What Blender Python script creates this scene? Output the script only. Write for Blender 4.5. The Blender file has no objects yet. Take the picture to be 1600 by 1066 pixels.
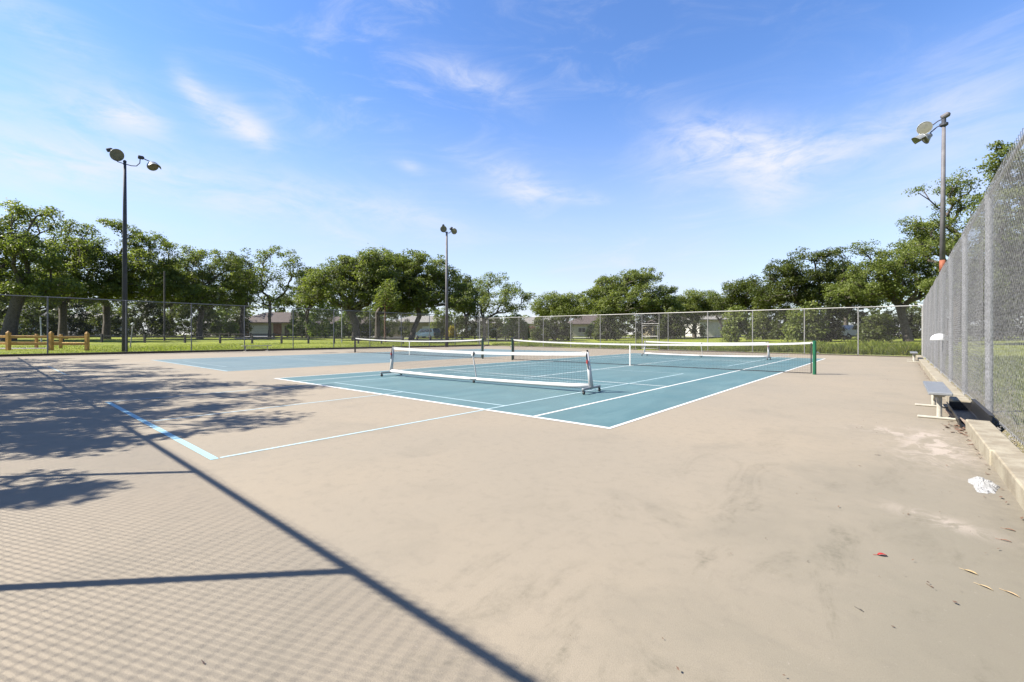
import bpy, math, random
import numpy as np
from mathutils import Vector, Matrix

# ------------------------------------------------------------------ scene, camera, light
scn = bpy.context.scene
C = scn.collection
PI = math.pi
F, CX, CY, CH, YAW = 708.27, 2.997, -5.564, 1.288, 0.70726   # calibrated on the court lines (1600 px wide)
HOR = 523.0
cam_d = bpy.data.cameras.new("camera"); cam = bpy.data.objects.new("camera", cam_d); C.objects.link(cam)
cam_d.sensor_width = 36.0; cam_d.lens = F / 1600 * 36.0
cam_d.shift_y = -10.0 / 1600
cam.location = (CX, CY, CH); cam.rotation_euler = (PI/2, 0, YAW)
cam_d.clip_start = 0.05; cam_d.clip_end = 3000
scn.camera = cam

SUN_EL = math.radians(44.0)
SDX, SDY = 0.695, 0.720            # horizontal direction the shadows fall
sun_d = bpy.data.lights.new("sun", 'SUN'); sun = bpy.data.objects.new("sun", sun_d); C.objects.link(sun)
sun_d.energy = 5.0; sun_d.angle = math.radians(0.42); sun_d.color = (1.0, 0.94, 0.85)
sun.rotation_euler = Vector((-SDX*math.cos(SUN_EL), -SDY*math.cos(SUN_EL), math.sin(SUN_EL))).to_track_quat('Z', 'Y').to_euler()
sun.location = (-40, -40, 60)

scn.view_settings.view_transform = 'Standard'; scn.view_settings.look = 'None'
scn.view_settings.exposure = 1.65; scn.view_settings.gamma = 1.0
scn.view_settings.use_curve_mapping = False

COS, SIN = math.cos(YAW), math.sin(YAW)
def at(u, d):
    """world x, y of the point seen at column u of the 1600 px photo, d metres deep"""
    r = (u - 800.0) / F * d
    return CX + r*COS - d*SIN, CY + r*SIN + d*COS
def hz(v, d): return CH - (v - HOR) / F * d

# ------------------------------------------------------------------ node helper
class N:
    def __init__(s, tree): s.t = tree; s.L = tree.links
    def n(s, kind, **kw):
        nd = s.t.nodes.new(kind)
        for k, v in kw.items():
            if k == 'ins':
                for kk, vv in v.items():
                    if hasattr(vv, 'is_linked') or isinstance(vv, bpy.types.NodeSocket): s.L.new(vv, nd.inputs[kk])
                    else: nd.inputs[kk].default_value = vv
            else: setattr(nd, k, v)
        return nd
    def m(s, op, a, b=0.0, c=None, clamp=False):
        nd = s.t.nodes.new('ShaderNodeMath'); nd.operation = op; nd.use_clamp = clamp
        for i, x in enumerate((a, b) if c is None else (a, b, c)):
            if isinstance(x, bpy.types.NodeSocket): s.L.new(x, nd.inputs[i])
            else: nd.inputs[i].default_value = x
        return nd.outputs[0]
    def noise(s, vec, scale, detail=3.0, rough=0.55, dist=0.0):
        nd = s.n('ShaderNodeTexNoise'); nd.inputs['Scale'].default_value = scale; nd.inputs['Detail'].default_value = detail
        nd.inputs['Roughness'].default_value = rough; nd.inputs['Distortion'].default_value = dist
        if vec is not None: s.L.new(vec, nd.inputs['Vector'])
        return nd.outputs['Fac']
    def mapping(s, vec, scale=(1,1,1), rot=(0,0,0), loc=(0,0,0)):
        nd = s.n('ShaderNodeMapping'); s.L.new(vec, nd.inputs['Vector'])
        nd.inputs['Scale'].default_value = scale; nd.inputs['Rotation'].default_value = rot; nd.inputs['Location'].default_value = loc
        return nd.outputs[0]
    def ramp(s, fac, lo, hi, a=0.0, b=1.0):
        nd = s.n('ShaderNodeMapRange'); s.L.new(fac, nd.inputs[0]); nd.interpolation_type = 'SMOOTHSTEP'
        for i, x in zip((1, 2, 3, 4), (lo, hi, a, b)): nd.inputs[i].default_value = x
        return nd.outputs[0]
    def mix(s, fac, a, b, blend='MIX'):
        nd = s.n('ShaderNodeMix'); nd.data_type = 'RGBA'; nd.blend_type = blend
        for i, x in ((0, fac), (6, a), (7, b)):
            if isinstance(x, bpy.types.NodeSocket): s.L.new(x, nd.inputs[i])
            else: nd.inputs[i].default_value = x if i == 0 else (x[0], x[1], x[2], 1.0)
        return nd.outputs[2]

# ------------------------------------------------------------------ sky
w = bpy.data.worlds.new("World"); scn.world = w; w.use_nodes = True
w.node_tree.nodes.clear(); k = N(w.node_tree)
sky = k.n('ShaderNodeTexSky'); sky.sky_type = 'NISHITA'; sky.sun_disc = False
sky.sun_elevation = SUN_EL; sky.sun_rotation = math.atan2(-SDX, -SDY)
sky.air_density = 1.0; sky.dust_density = 0.1; sky.ozone_density = 2.0; sky.altitude = 0
hs = k.n('ShaderNodeHueSaturation'); k.L.new(sky.outputs[0], hs.inputs['Color'])
hs.inputs['Saturation'].default_value = 1.20; hs.inputs['Value'].default_value = 1.0; hs.inputs['Hue'].default_value = 0.510
tc = k.n('ShaderNodeTexCoord'); sep = k.n('ShaderNodeSeparateXYZ'); k.L.new(tc.outputs['Generated'], sep.inputs[0])
X_, Y_, Z_ = sep.outputs
az = k.m('ARCTAN2', X_, Y_); el = k.m('ARCSINE', Z_)
# cirrus layer: direction projected on a high plane
den = k.m('ADD', k.m('MAXIMUM', Z_, 0.0), 0.10)
px_, py_ = k.m('DIVIDE', X_, den), k.m('DIVIDE', Y_, den)
cb = k.n('ShaderNodeCombineXYZ'); k.L.new(px_, cb.inputs[0]); k.L.new(py_, cb.inputs[1])
wisp_v = k.mapping(cb.outputs[0], scale=(1.0, 0.38, 1), rot=(0, 0, math.radians(62)))
wn = k.noise(wisp_v, 1.5, 9, 0.62, 1.1)
wn2 = k.noise(k.mapping(cb.outputs[0], scale=(1, 1, 1), loc=(3, 7, 0)), 0.55, 4, 0.5, 0.4)
def blob(u, v, su, sv, amp, tilt=0.0):
    """soft cloud patch centred on a compass direction and elevation"""
    U = (u-800)/F; wv = (HOR-v)/F
    a0 = math.atan2(U*COS-SIN, U*SIN+COS); e0 = math.atan2(wv, math.hypot(1, U))
    sa, se = su/F*math.cos(math.atan(U))**2, sv/F*math.cos(e0)**2
    da, de = k.m('SUBTRACT', az, a0), k.m('SUBTRACT', el, e0)
    ct, st = math.cos(tilt), math.sin(tilt)
    p = k.m('ADD', k.m('MULTIPLY', da, ct), k.m('MULTIPLY', de, st))
    q = k.m('SUBTRACT', k.m('MULTIPLY', de, ct), k.m('MULTIPLY', da, st))
    d2 = k.m('ADD', k.m('POWER', k.m('DIVIDE', p, sa), 2.0), k.m('POWER', k.m('DIVIDE', q, se), 2.0))
    return k.m('MULTIPLY', k.m('EXPONENT', k.m('MULTIPLY', d2, -1.0)), amp)
blobs = None
for b in [(1190,245,95,42,.95,-.15),(1110,215,80,32,.6,-.35),(1330,225,110,26,.65,.12),(1205,305,45,24,.5,0),(1060,255,60,45,.35,0),
          (205,180,60,20,.95,-.2),(110,165,110,30,.45,-.1),(395,205,42,20,.9,-.45),(300,140,40,15,.7,-.8),(345,180,50,30,.45,-.5),
          (740,125,85,26,.45,-.3),(800,275,70,26,.5,-.2),(870,305,60,12,.5,-.1),(640,260,24,10,.45,-.2),(300,290,260,26,.65,-.12),
          (90,265,140,24,.6,-.08),(560,320,170,26,.5,-.15),(60,40,130,30,.4,-.3),(820,310,40,25,.45,-.4),(1500,160,90,50,.35,-.1),(1500,300,120,60,.35,0),(930,312,20,7,.5,0)]:
    q = blob(*b); blobs = q if blobs is None else k.m('ADD', blobs, q)
ca = k.n('ShaderNodeCombineXYZ'); k.L.new(k.m('MULTIPLY', az, 1.0), ca.inputs[0]); k.L.new(k.m('MULTIPLY', el, 1.0), ca.inputs[1])
fib = k.noise(k.mapping(ca.outputs[0], scale=(2.6, 9.0, 1), rot=(0, 0, math.radians(14))), 1.6, 12, 0.66, 0.9)
fib2 = k.noise(k.mapping(ca.outputs[0], scale=(7, 16, 1), rot=(0, 0, math.radians(-28)), loc=(2, 1, 0)), 1.7, 10, 0.68, 0.6)
wisp = k.m('ADD', k.m('MULTIPLY', fib, 0.55), k.m('MULTIPLY', fib2, 0.45))
cl_a = k.m('MULTIPLY', blobs, k.ramp(wisp, 0.32, 0.60))
cl_b = k.m('MULTIPLY', k.ramp(fib, 0.44, 0.78), k.ramp(wn2, 0.36, 0.66, 0.05, 0.42))
cl = k.m('ADD', k.m('MULTIPLY', cl_a, 0.85), cl_b, clamp=True)
low = k.m('MULTIPLY', k.ramp(Z_, 0.0, 0.50, 0.86, 0.0), k.ramp(wn2, 0.25, 0.7, 0.8, 1.0))
basec = k.mix(low, hs.outputs[0], (2.60, 2.78, 3.5))
skycol = k.mix(cl, basec, (3.25, 3.35, 3.8))
bg = k.n('ShaderNodeBackground'); k.L.new(skycol, bg.inputs[0]); bg.inputs[1].default_value = 0.086
wo = k.n('ShaderNodeOutputWorld'); k.L.new(bg.outputs[0], wo.inputs[0])

# ------------------------------------------------------------------ materials
MATS = {}
ALB = 0.52      # scales base colours down to balance the raised exposure
def mat(name, col, rough=0.7, metal=0.0, var=0.0, vscale=4.0, bump=0.0, bscale=40.0, col2=None, spec=0.5):
    if name in MATS: return MATS[name]
    m = bpy.data.materials.new(name); m.use_nodes = True; q = N(m.node_tree)
    b = m.node_tree.nodes['Principled BSDF']
    if not name.endswith('_paint_red'): col = tuple(c*ALB for c in col); col2 = tuple(c*ALB for c in col2) if col2 else None
    b.inputs['Base Color'].default_value = (*col, 1); b.inputs['Roughness'].default_value = rough
    b.inputs['Metallic'].default_value = metal; b.inputs['Specular IOR Level'].default_value = spec
    if var > 0 or col2:
        g = q.n('ShaderNodeTexCoord').outputs['Object']
        f = q.ramp(q.noise(g, vscale, 5, 0.6), 0.3, 0.7)
        c2 = col2 or tuple(c*(1-var) for c in col)
        q.L.new(q.mix(f, col, c2), b.inputs['Base Color'])
    if bump > 0:
        g = q.n('ShaderNodeTexCoord').outputs['Object']
        bp = q.n('ShaderNodeBump'); bp.inputs['Strength'].default_value = bump; bp.inputs['Distance'].default_value = 0.01
        q.L.new(q.noise(g, bscale, 4, 0.6), bp.inputs['Height']); q.L.new(bp.outputs[0], b.inputs['Normal'])
    MATS[name] = m; return m

galv = mat('galvanised_steel', (.34,.35,.38), .5, .5, .3, 9, .15, 60)
galvwire = mat('galvanised_wire', (.50,.50,.51), .45, .35, .65, 20)
galvdull = mat('dull_galvanised_wire', (.26,.25,.24), .6, .2, .3, 14)
palepost = mat('weathered_galvanised_post', (.52,.51,.48), .55, .25, .2, 6)
white = mat('white_vinyl', (.80,.80,.78), .45, 0, .08, 5)
whiteband = mat('white_net_band', (.74,.74,.71), .8, 0, .15, 7)
black = mat('black_plastic', (.018,.018,.02), .45, 0, .3, 12)
netblack = mat('black_twine', (.02,.02,.022), .8)
rubber = mat('black_rubber', (.02,.02,.02), .7)
green = mat('green_painted_post', (.012,.16,.075), .38, 0, .35, 7)
dkgreen = mat('dark_green_post', (.015,.06,.045), .4, 0, .3, 7)
red = mat('red_strap', (.35,.03,.03), .6)
alu = mat('brushed_aluminium', (.55,.57,.58), .38, .6, .15, 12, .1, 90)
cream = mat('cream_painted_steel', (.62,.58,.48), .6, 0, .25, 8, .15, 50)
poledark = mat('dark_bronze_pole', (.10,.11,.135), .7, .05, .3, 3, spec=.25)
polegrey = mat('grey_steel_pole', (.24,.23,.24), .65, .1, .3, 3, spec=.3)
rust = mat('orange_rust', (.42,.12,.05), .8, 0, .4, 14)
reflector = mat('reflector_bowl', (.42,.44,.43), .45, .5, .2, 8)
lens = mat('lamp_lens', (.25,.24,.17), .18, .1, .3, 5)
concrete = mat('weathered_concrete', (.46,.41,.30), .9, 0, .25, 5, .5, 60, (.30,.25,.17))
oldcurb = mat('dark_stained_kerb', (.12,.095,.075), .9, 0, .3, 6, .4, 40)
yelwood = mat('amber_stained_wood', (.95,.50,.09), .65, 0, .3, 6, .3, 30)
greywood = mat('weathered_wood', (.13,.115,.10), .85, 0, .35, 6, .4, 30)
brick = mat('red_brick', (.28,.12,.08), .85, 0, .25, 8)
brownroof = mat('brown_shingle', (.14,.105,.09), .9, 0, .3, 3)
greyroof = mat('pale_shingle', (.36,.34,.30), .9, 0, .3, 3)
tanwall = mat('tan_stucco', (.40,.34,.20), .85, 0, .15, 2)
creamwall = mat('cream_stucco', (.60,.55,.43), .85, 0, .12, 2)
whitewall = mat('white_stucco', (.78,.76,.70), .85, 0, .1, 2)
glass = mat('dark_window_glass', (.03,.035,.04), .08)
bark = mat('oak_bark', (.17,.145,.12), .95, 0, .4, 5, .9, 14, (.085,.07,.055))
redbark = mat('reddish_bark', (.24,.12,.075), .95, 0, .4, 5, .7, 20)
asphalt = mat('pale_asphalt', (.42,.40,.36), .9, 0, .15, 2)

def leafmat(name, a, b, c, trans=0.42):
    m = bpy.data.materials.new(name); m.use_nodes = True; q = N(m.node_tree)
    m.node_tree.nodes.clear()
    at_ = q.n('ShaderNodeAttribute'); at_.attribute_name = 'tint'
    c1 = q.mix(q.ramp(at_.outputs['Fac'], 0.0, 0.55), a, b); c2 = q.mix(q.ramp(at_.outputs['Fac'], 0.55, 1.0), c1, c)
    p = q.n('ShaderNodeBsdfPrincipled'); q.L.new(c2, p.inputs['Base Color']); p.inputs['Roughness'].default_value = .5
    p.inputs['Specular IOR Level'].default_value = .22
    tr = q.n('ShaderNodeBsdfTranslucent')
    q.L.new(q.mix(1.0, c2, (1.5, 1.6, .7), 'MULTIPLY'), tr.inputs[0])
    mx = q.n('ShaderNodeMixShader'); mx.inputs[0].default_value = trans
    q.L.new(p.outputs[0], mx.inputs[1]); q.L.new(tr.outputs[0], mx.inputs[2])
    o = q.n('ShaderNodeOutputMaterial'); q.L.new(mx.outputs[0], o.inputs[0]); return m
leaf_oak = leafmat('oak_leaf', (.070,.092,.024), (.112,.136,.034), (.172,.188,.052))
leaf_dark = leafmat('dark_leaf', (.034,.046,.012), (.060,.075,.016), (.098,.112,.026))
leaf_shaded = leafmat('shade_darkened_leaf', (.014,.020,.006), (.026,.034,.009), (.045,.052,.014), .2)  # darker leaf: the shade on trees and undergrowth is put into its colour
leaf_light = leafmat('light_green_leaf', (.09,.13,.025), (.13,.18,.035), (.19,.23,.05))
leaf_yellow = leafmat('yellow_leaf', (.12,.11,.015), (.22,.17,.02), (.30,.24,.03))
leaf_red = leafmat('purple_leaf', (.07,.035,.03), (.11,.05,.045), (.13,.08,.05))
leaf_moss = leafmat('grey_moss', (.12,.13,.09), (.17,.18,.13), (.22,.22,.16), .2)
grassm = leafmat('grass_blade', (.085,.115,.016), (.14,.175,.022), (.22,.22,.06), .45)

# ------------------------------------------------------------------ object helpers
def tag(o, label=None, cat=None, group=None, kind=None):
    if label: o['label'] = label
    if cat: o['category'] = cat
    if group: o['group'] = group
    if kind: o['kind'] = kind
    return o
def thing(name, label, cat, loc=(0,0,0), rz=0.0, group=None):
    o = bpy.data.objects.new(name, None); C.objects.link(o); o.location = loc; o.rotation_euler = (0, 0, rz)
    o.empty_display_size = .2
    return tag(o, label, cat, group)
def copy_tree(o, parent=None):
    c = o.copy(); C.objects.link(c); c.parent = parent
    for ch in list(o.children): copy_tree(ch, c)
    return c

class MB:
    def __init__(s): s.v = []; s.f = []
    def add(s, vs, fs):
        o = len(s.v); s.v += [tuple(map(float, p)) for p in vs]; s.f += [tuple(i+o for i in f) for f in fs]; return s
    def box(s, c, size, M=None, bev=0.0):
        x, y, z = (q/2 for q in size); b = min(bev, x*.9, y*.9, z*.9)
        if b <= 0:
            P = [Vector((sx*x, sy*y, sz*z)) for sz in (-1,1) for sy in (-1,1) for sx in (-1,1)]
            fs = [(0,2,3,1),(4,5,7,6),(0,1,5,4),(2,6,7,3),(0,4,6,2),(1,3,7,5)]
        else:
            P = []; fs = []
            def ring(zz, i): return [Vector(p) for p in ((-x+i,-y,zz),(x-i,-y,zz),(x,-y+i,zz),(x,y-i,zz),(x-i,y,zz),(-x+i,y,zz),(-x,y-i,zz),(-x,-y+i,zz))]
            def inner(zz): return [Vector(p) for p in ((-x+b,-y+b,zz),(x-b,-y+b,zz),(x-b,-y+b,zz),(x-b,y-b,zz),(x-b,y-b,zz),(-x+b,y-b,zz),(-x+b,y-b,zz),(-x+b,-y+b,zz))]
            P = inner(-z) + ring(-z+b, b) + ring(z-b, b) + inner(z)
            for r in range(3):
                for i in range(8):
                    j = (i+1) % 8; fs.append((r*8+i, r*8+j, (r+1)*8+j, (r+1)*8+i))
            fs += [(0,7,5,3), (24,26,28,30)]
            fs[-2] = (1,0,5,3); fs[-1] = (24,25,27,29)
        cc = Vector(c)
        P = [(M @ p if M else p) + cc for p in P]
        return s.add(P, fs)
    def tube(s, pts, r, n=8, cap=True):
        pts = [Vector(p) for p in pts]; rs = r if hasattr(r, '__len__') else [r]*len(pts)
        vs = []; fs = []; prev = None
        for i, p in enumerate(pts):
            d = (pts[min(i+1, len(pts)-1)] - pts[max(i-1, 0)]).normalized()
            if prev is None:
                a = d.cross(Vector((0,0,1)))
                if a.length < 1e-3: a = Vector((1,0,0))
            else: a = prev - d*prev.dot(d)
            a.normalize(); prev = a; b = d.cross(a)
            for j in range(n):
                t = 2*PI*j/n; vs.append(p + (a*math.cos(t) + b*math.sin(t))*rs[i])
        for i in range(len(pts)-1):
            for j in range(n):
                jj = (j+1) % n; fs.append((i*n+j, i*n+jj, (i+1)*n+jj, (i+1)*n+j))
        if cap: fs += [tuple(range(n-1, -1, -1)), tuple((len(pts)-1)*n+j for j in range(n))]
        return s.add(vs, fs)
    def lathe(s, prof, M=None, n=16, close=False):
        vs = []; fs = []
        for r, z in prof:
            for j in range(n):
                t = 2*PI*j/n; p = Vector((r*math.cos(t), r*math.sin(t), z)); vs.append(M @ p if M else p)
        for i in range(len(prof)-1):
            for j in range(n):
                jj = (j+1) % n; fs.append((i*n+j, i*n+jj, (i+1)*n+jj, (i+1)*n+j))
        if close: fs += [tuple(range(n-1, -1, -1)), tuple((len(prof)-1)*n+j for j in range(n))]
        return s.add(vs, fs)
    def prism(s, outline, y0, y1, M=None):
        n = len(outline); P = [Vector((x, y0, z)) for x, z in outline] + [Vector((x, y1, z)) for x, z in outline]
        if M: P = [M @ p for p in P]
        return s.add(P, [tuple(range(n)), tuple(range(2*n-1, n-1, -1))] + [(i, i+n, (i+1) % n + n, (i+1) % n) for i in range(n)])
    def build(s, name, m, parent=None, smooth=False, label=None):
        me = bpy.data.meshes.new(name); me.from_pydata(s.v, [], s.f); me.materials.append(m)
        if smooth: me.shade_smooth()
        me.update()
        o = bpy.data.objects.new(name, me); C.objects.link(o); o.parent = parent
        if label: o['label'] = label
        return o
def fast_mesh(name, V, Fc, m, parent=None, tint=None):
    """numpy mesh: V (n,3), Fc (k,3 or 4)"""
    me = bpy.data.meshes.new(name); nf, nk = Fc.shape
    me.vertices.add(len(V)); me.vertices.foreach_set('co', V.astype(np.float32).ravel())
    me.loops.add(nf*nk); me.loops.foreach_set('vertex_index', Fc.astype(np.int32).ravel())
    me.polygons.add(nf); me.polygons.foreach_set('loop_start', np.arange(0, nf*nk, nk, dtype=np.int32))
    try: me.polygons.foreach_set('loop_total', np.full(nf, nk, dtype=np.int32))
    except Exception: pass
    if tint is not None:
        a = me.attributes.new('tint', 'FLOAT', 'FACE'); a.data.foreach_set('value', tint.astype(np.float32))
    me.materials.append(m); me.update(calc_edges=True)
    o = bpy.data.objects.new(name, me); C.objects.link(o); o.parent = parent; return o

# ------------------------------------------------------------------ site plan (metres; origin at near right corner of the near tennis court)
FR = 4.06                                   # right fence line x
CB = (3.98, 28.7); CLc = (-33.3, 32.7); CL0 = (-37.1, -6.86); NY = -6.86   # fence corners
POLY = [(CL0[0], NY), (4.06, NY), CB, CLc]
def outside(x, y):
    """distance outside the fenced area (0 inside)"""
    dl = (CL0[0] + (y-NY)/(CLc[1]-NY)*(CLc[0]-CL0[0])) - x
    db = y - (CB[1] + (x-CB[0])/(CLc[0]-CB[0])*(CLc[1]-CB[1]))
    dr = x - 4.0; dn = NY - y
    a = np.maximum(np.maximum(dl, dr), 0); b = np.maximum(np.maximum(db, dn), 0)
    return np.sqrt(a*a + b*b)
def zt(x, y):
    d = outside(np.asarray(x, float), np.asarray(y, float))
    return np.where(d <= 0, -0.06, -0.06 + 0.14*np.clip(d/0.12, 0, 1) + 1.05*(1-np.exp(-np.maximum(d-0.5, 0)/36.0)))

# ---- ground: one sheet to the horizon
def axis(lo, hi, marks):
    a = [np.linspace(lo, hi, 150)]
    for m_ in marks: a.append(m_ + np.array([-3,-2,-1.2,-.6,-.3,-.15,-.05,0,.05,.12,.2,.3,.6,1.2,2,3]))
    big = np.array([-1500,-900,-500,-300,-220,220,300,500,900,1500.])
    return np.unique(np.round(np.concatenate(a+[big]), 3))
gx = axis(-180, 120, [-37.1, -33.3, 4.0]); gy = axis(-60, 200, [NY, 28.7, 32.7])
GX, GY = np.meshgrid(gx, gy); GZ = zt(GX, GY)
rg = np.random.default_rng(3)
GZ = GZ + np.where(outside(GX, GY) > 1, 0.04*np.sin(GX*.37+1)*np.sin(GY*.29), 0)
V = np.stack([GX.ravel(), GY.ravel(), GZ.ravel()], 1); nx, ny = len(gx), len(gy)
idx = (np.arange(ny-1)[:, None]*nx + np.arange(nx-1)[None, :]).ravel()
Fq = np.stack([idx, idx+1, idx+1+nx, idx+nx], 1)
gm = bpy.data.materials.new('grass_and_dirt_ground'); gm.use_nodes = True; q = N(gm.node_tree)
bs = gm.node_tree.nodes['Principled BSDF']; oc = q.n('ShaderNodeTexCoord').outputs['Object']
n1 = q.noise(oc, .35, 5, .6); n2 = q.noise(oc, 3.0, 6, .65); n3 = q.noise(oc, 26, 5, .7)
g1 = q.mix(q.ramp(n1, .35, .68), (.19, .215, .024), (.115, .14, .024))
g2 = q.mix(q.ramp(n2, .52, .75), g1, (.19, .175, .075))
g3 = q.mix(q.ramp(n3, .42, .7, 0, .5), g2, (.05, .07, .015))
sp = q.n('ShaderNodeSeparateXYZ'); q.L.new(oc, sp.inputs[0])
dirt = q.mix(q.ramp(n3, .35, .65), (.21, .175, .125), (.09, .07, .05))
fx = q.m('MULTIPLY', q.m('MULTIPLY', q.ramp(q.m('ADD', sp.outputs[0], q.m('MULTIPLY', n2, 1.4)), 4.2, 5.9, 1, 0), q.ramp(sp.outputs[0], 3.2, 3.6)), q.ramp(sp.outputs[1], 24, 30, 1, 0))
q.L.new(q.mix(fx, g3, dirt), bs.inputs['Base Color']); bs.inputs['Roughness'].default_value = .95; bs.inputs['Specular IOR Level'].default_value = .15
bp = q.n('ShaderNodeBump'); bp.inputs['Strength'].default_value = .8; bp.inputs['Distance'].default_value = .05
q.L.new(n3, bp.inputs['Height']); q.L.new(bp.outputs[0], bs.inputs['Normal'])
tag(fast_mesh('ground', V, Fq, gm), kind='structure')

# ---- coloured concrete paving of the whole enclosure
pm = bpy.data.materials.new('tan_court_coating'); pm.use_nodes = True; q = N(pm.node_tree)
bs = pm.node_tree.nodes['Principled BSDF']; oc = q.n('ShaderNodeTexCoord').outputs['Object']
sp = q.n('ShaderNodeSeparateXYZ'); q.L.new(oc, sp.inputs[0]); PX, PY, _ = sp.outputs
big = q.noise(oc, .22, 4, .55); med = q.noise(oc, 1.1, 6, .62, .6); fin = q.noise(oc, 9, 6, .7); gr = q.noise(oc, 170, 3, .7)
tan, tan2 = (.218, .183, .133), (.196, .169, .127)
c = q.mix(q.ramp(big, .35, .65), tan, tan2)
# worn grey toward the near right side of the slab
wear = q.m('MULTIPLY', q.ramp(q.m('ADD', PX, q.m('MULTIPLY', med, 2.4)), 2.6, 5.0), q.ramp(q.m('ADD', PY, q.m('MULTIPLY', big, 3)), -1.5, 4.5, 1, .15))
c = q.mix(wear, c, (.136, .124, .092))
c = q.mix(q.ramp(med, .50, .72, 0, .40), c, (.15, .132, .10))
c = q.mix(q.ramp(fin, .47, .74, 0, .34), c, (.125, .11, .085))
# algae stains, brown streaks
st = q.noise(q.mapping(oc, scale=(1, .45, 1), rot=(0, 0, .9)), 1.9, 6, .7, .8)
grime = q.noise(oc, 22, 5, .75)
stm = q.m('MULTIPLY', q.m('MULTIPLY', q.ramp(st, .50, .68), q.ramp(grime, .38, .62, .35, 1.0)), q.m('MULTIPLY', q.ramp(PX, .3, 2.3), q.ramp(PY, -3.5, 3, 1, .15)))
c = q.mix(q.m('MULTIPLY', stm, .85), c, (.095, .085, .06))
# pale scraped patch by the bench
def g2d(x0, y0, sx, sy, rot=0):
    dx, dy = q.m('SUBTRACT', PX, x0), q.m('SUBTRACT', PY, y0)
    a = q.m('ADD', q.m('MULTIPLY', dx, math.cos(rot)), q.m('MULTIPLY', dy, math.sin(rot)))
    b = q.m('SUBTRACT', q.m('MULTIPLY', dy, math.cos(rot)), q.m('MULTIPLY', dx, math.sin(rot)))
    d = q.m('ADD', q.m('POWER', q.m('DIVIDE', a, sx), 2.0), q.m('POWER', q.m('DIVIDE', b, sy), 2.0))
    return q.m('EXPONENT', q.m('MULTIPLY', d, -1.0))
pat = q.noise(q.mapping(oc, scale=(1, .6, 1), rot=(0, 0, .5)), 4.5, 7, .68, 1.0)
pk = q.m('ADD', q.m('ADD', g2d(3.33, 1.55, .38, 1.0), q.m('MULTIPLY', g2d(2.9, 2.35, .42, .22), .9)), q.m('MULTIPLY', g2d(3.2, -1.25, .3, .12, -.5), .8))
pk = q.m('MULTIPLY', pk, q.ramp(pat, .44, .60)); pk = q.m('MULTIPLY', pk, .75, clamp=True)
c = q.mix(pk, c, (.33, .28, .235))
spk = q.noise(oc, 60, 4, .75)
c = q.mix(q.ramp(spk, .60, .74, 0, .45), c, (.105, .088, .066))
c = q.mix(q.ramp(q.noise(q.mapping(oc, loc=(5,9,0)), 34, 5, .7), .60, .75, 0, .35), c, (.27, .235, .19))
c = q.mix(q.ramp(gr, .35, .75, 0, .42), c, (.11, .095, .075))
edge = q.m('MULTIPLY', q.ramp(PX, 3.35, 3.62), q.ramp(fin, .35, .6, .2, .8))
c = q.mix(q.m('MULTIPLY', edge, .5), c, (.10, .088, .068))
q.L.new(c, bs.inputs['Base Color']); bs.inputs['Roughness'].default_value = .82; bs.inputs['Specular IOR Level'].default_value = .3
bp = q.n('ShaderNodeBump'); bp.inputs['Strength'].default_value = .35; bp.inputs['Distance'].default_value = .004
q.L.new(gr, bp.inputs['Height']); q.L.new(bp.outputs[0], bs.inputs['Normal'])
mb = MB(); mb.add([(CL0[0], NY-.1, 0), (4.02, NY-.1, 0), (3.95, 28.55, 0), (CLc[0], CLc[1]-.15, 0),
                   (CL0[0], NY-.1, -.2), (4.02, NY-.1, -.2), (3.95, 28.55, -.2), (CLc[0], CLc[1]-.15, -.2)],
                  [(0,1,2,3),(0,4,5,1),(1,5,6,2),(2,6,7,3),(3,7,4,0)])
tag(mb.build('court_paving', pm), kind='structure')

# ---- blue playing surfaces
def bluemat(name, a, b):
    m = bpy.data.materials.new(name); m.use_nodes = True; q = N(m.node_tree); bs = m.node_tree.nodes['Principled BSDF']
    oc = q.n('ShaderNodeTexCoord').outputs['Object']
    c = q.mix(q.ramp(q.noise(oc, .30, 5, .6), .35, .65), a, b)
    c = q.mix(q.ramp(q.noise(q.mapping(oc, scale=(1, .35, 1), rot=(0, 0, .3)), 1.4, 6, .7, .5), .42, .70, 0, .5), c, tuple(x*1.35 for x in b))
    c = q.mix(q.ramp(q.noise(oc, 8, 6, .7), .5, .8, 0, .25), c, tuple(x*.6 for x in a))
    c = q.mix(q.ramp(q.noise(oc, 150, 3, .7), .4, .75, 0, .2), c, tuple(x*.55 for x in a))
    q.L.new(c, bs.inputs['Base Color']); bs.inputs['Roughness'].default_value = .62; bs.inputs['Specular IOR Level'].default_value = .4
    return m
blueA = bluemat('blue_green_court_coating', (.050, .104, .112), (.070, .120, .122))
blueB = bluemat('glare_lightened_blue_coating', (.078, .118, .128), (.092, .128, .133))  # left court blue lightened: grazing-angle glare is painted into the colour
def wline(name):
    m = bpy.data.materials.new(name); m.use_nodes = True; q = N(m.node_tree); bs = m.node_tree.nodes['Principled BSDF']
    oc = q.n('ShaderNodeTexCoord').outputs['Object']
    q.L.new(q.mix(q.ramp(q.noise(oc, 20, 6, .7), .5, .75, 0, .45), (.46, .46, .44), (.28, .27, .24)), bs.inputs['Base Color'])
    bs.inputs['Roughness'].default_value = .7; return m
linem = wline('white_line_paint')
paleblue = mat('pale_blue_line_paint', (.56,.74,.78), .7, 0, .2, 14)
fadedl = mat('faded_line_paint', (.46,.60,.63), .75, 0, .3, 12)

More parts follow.
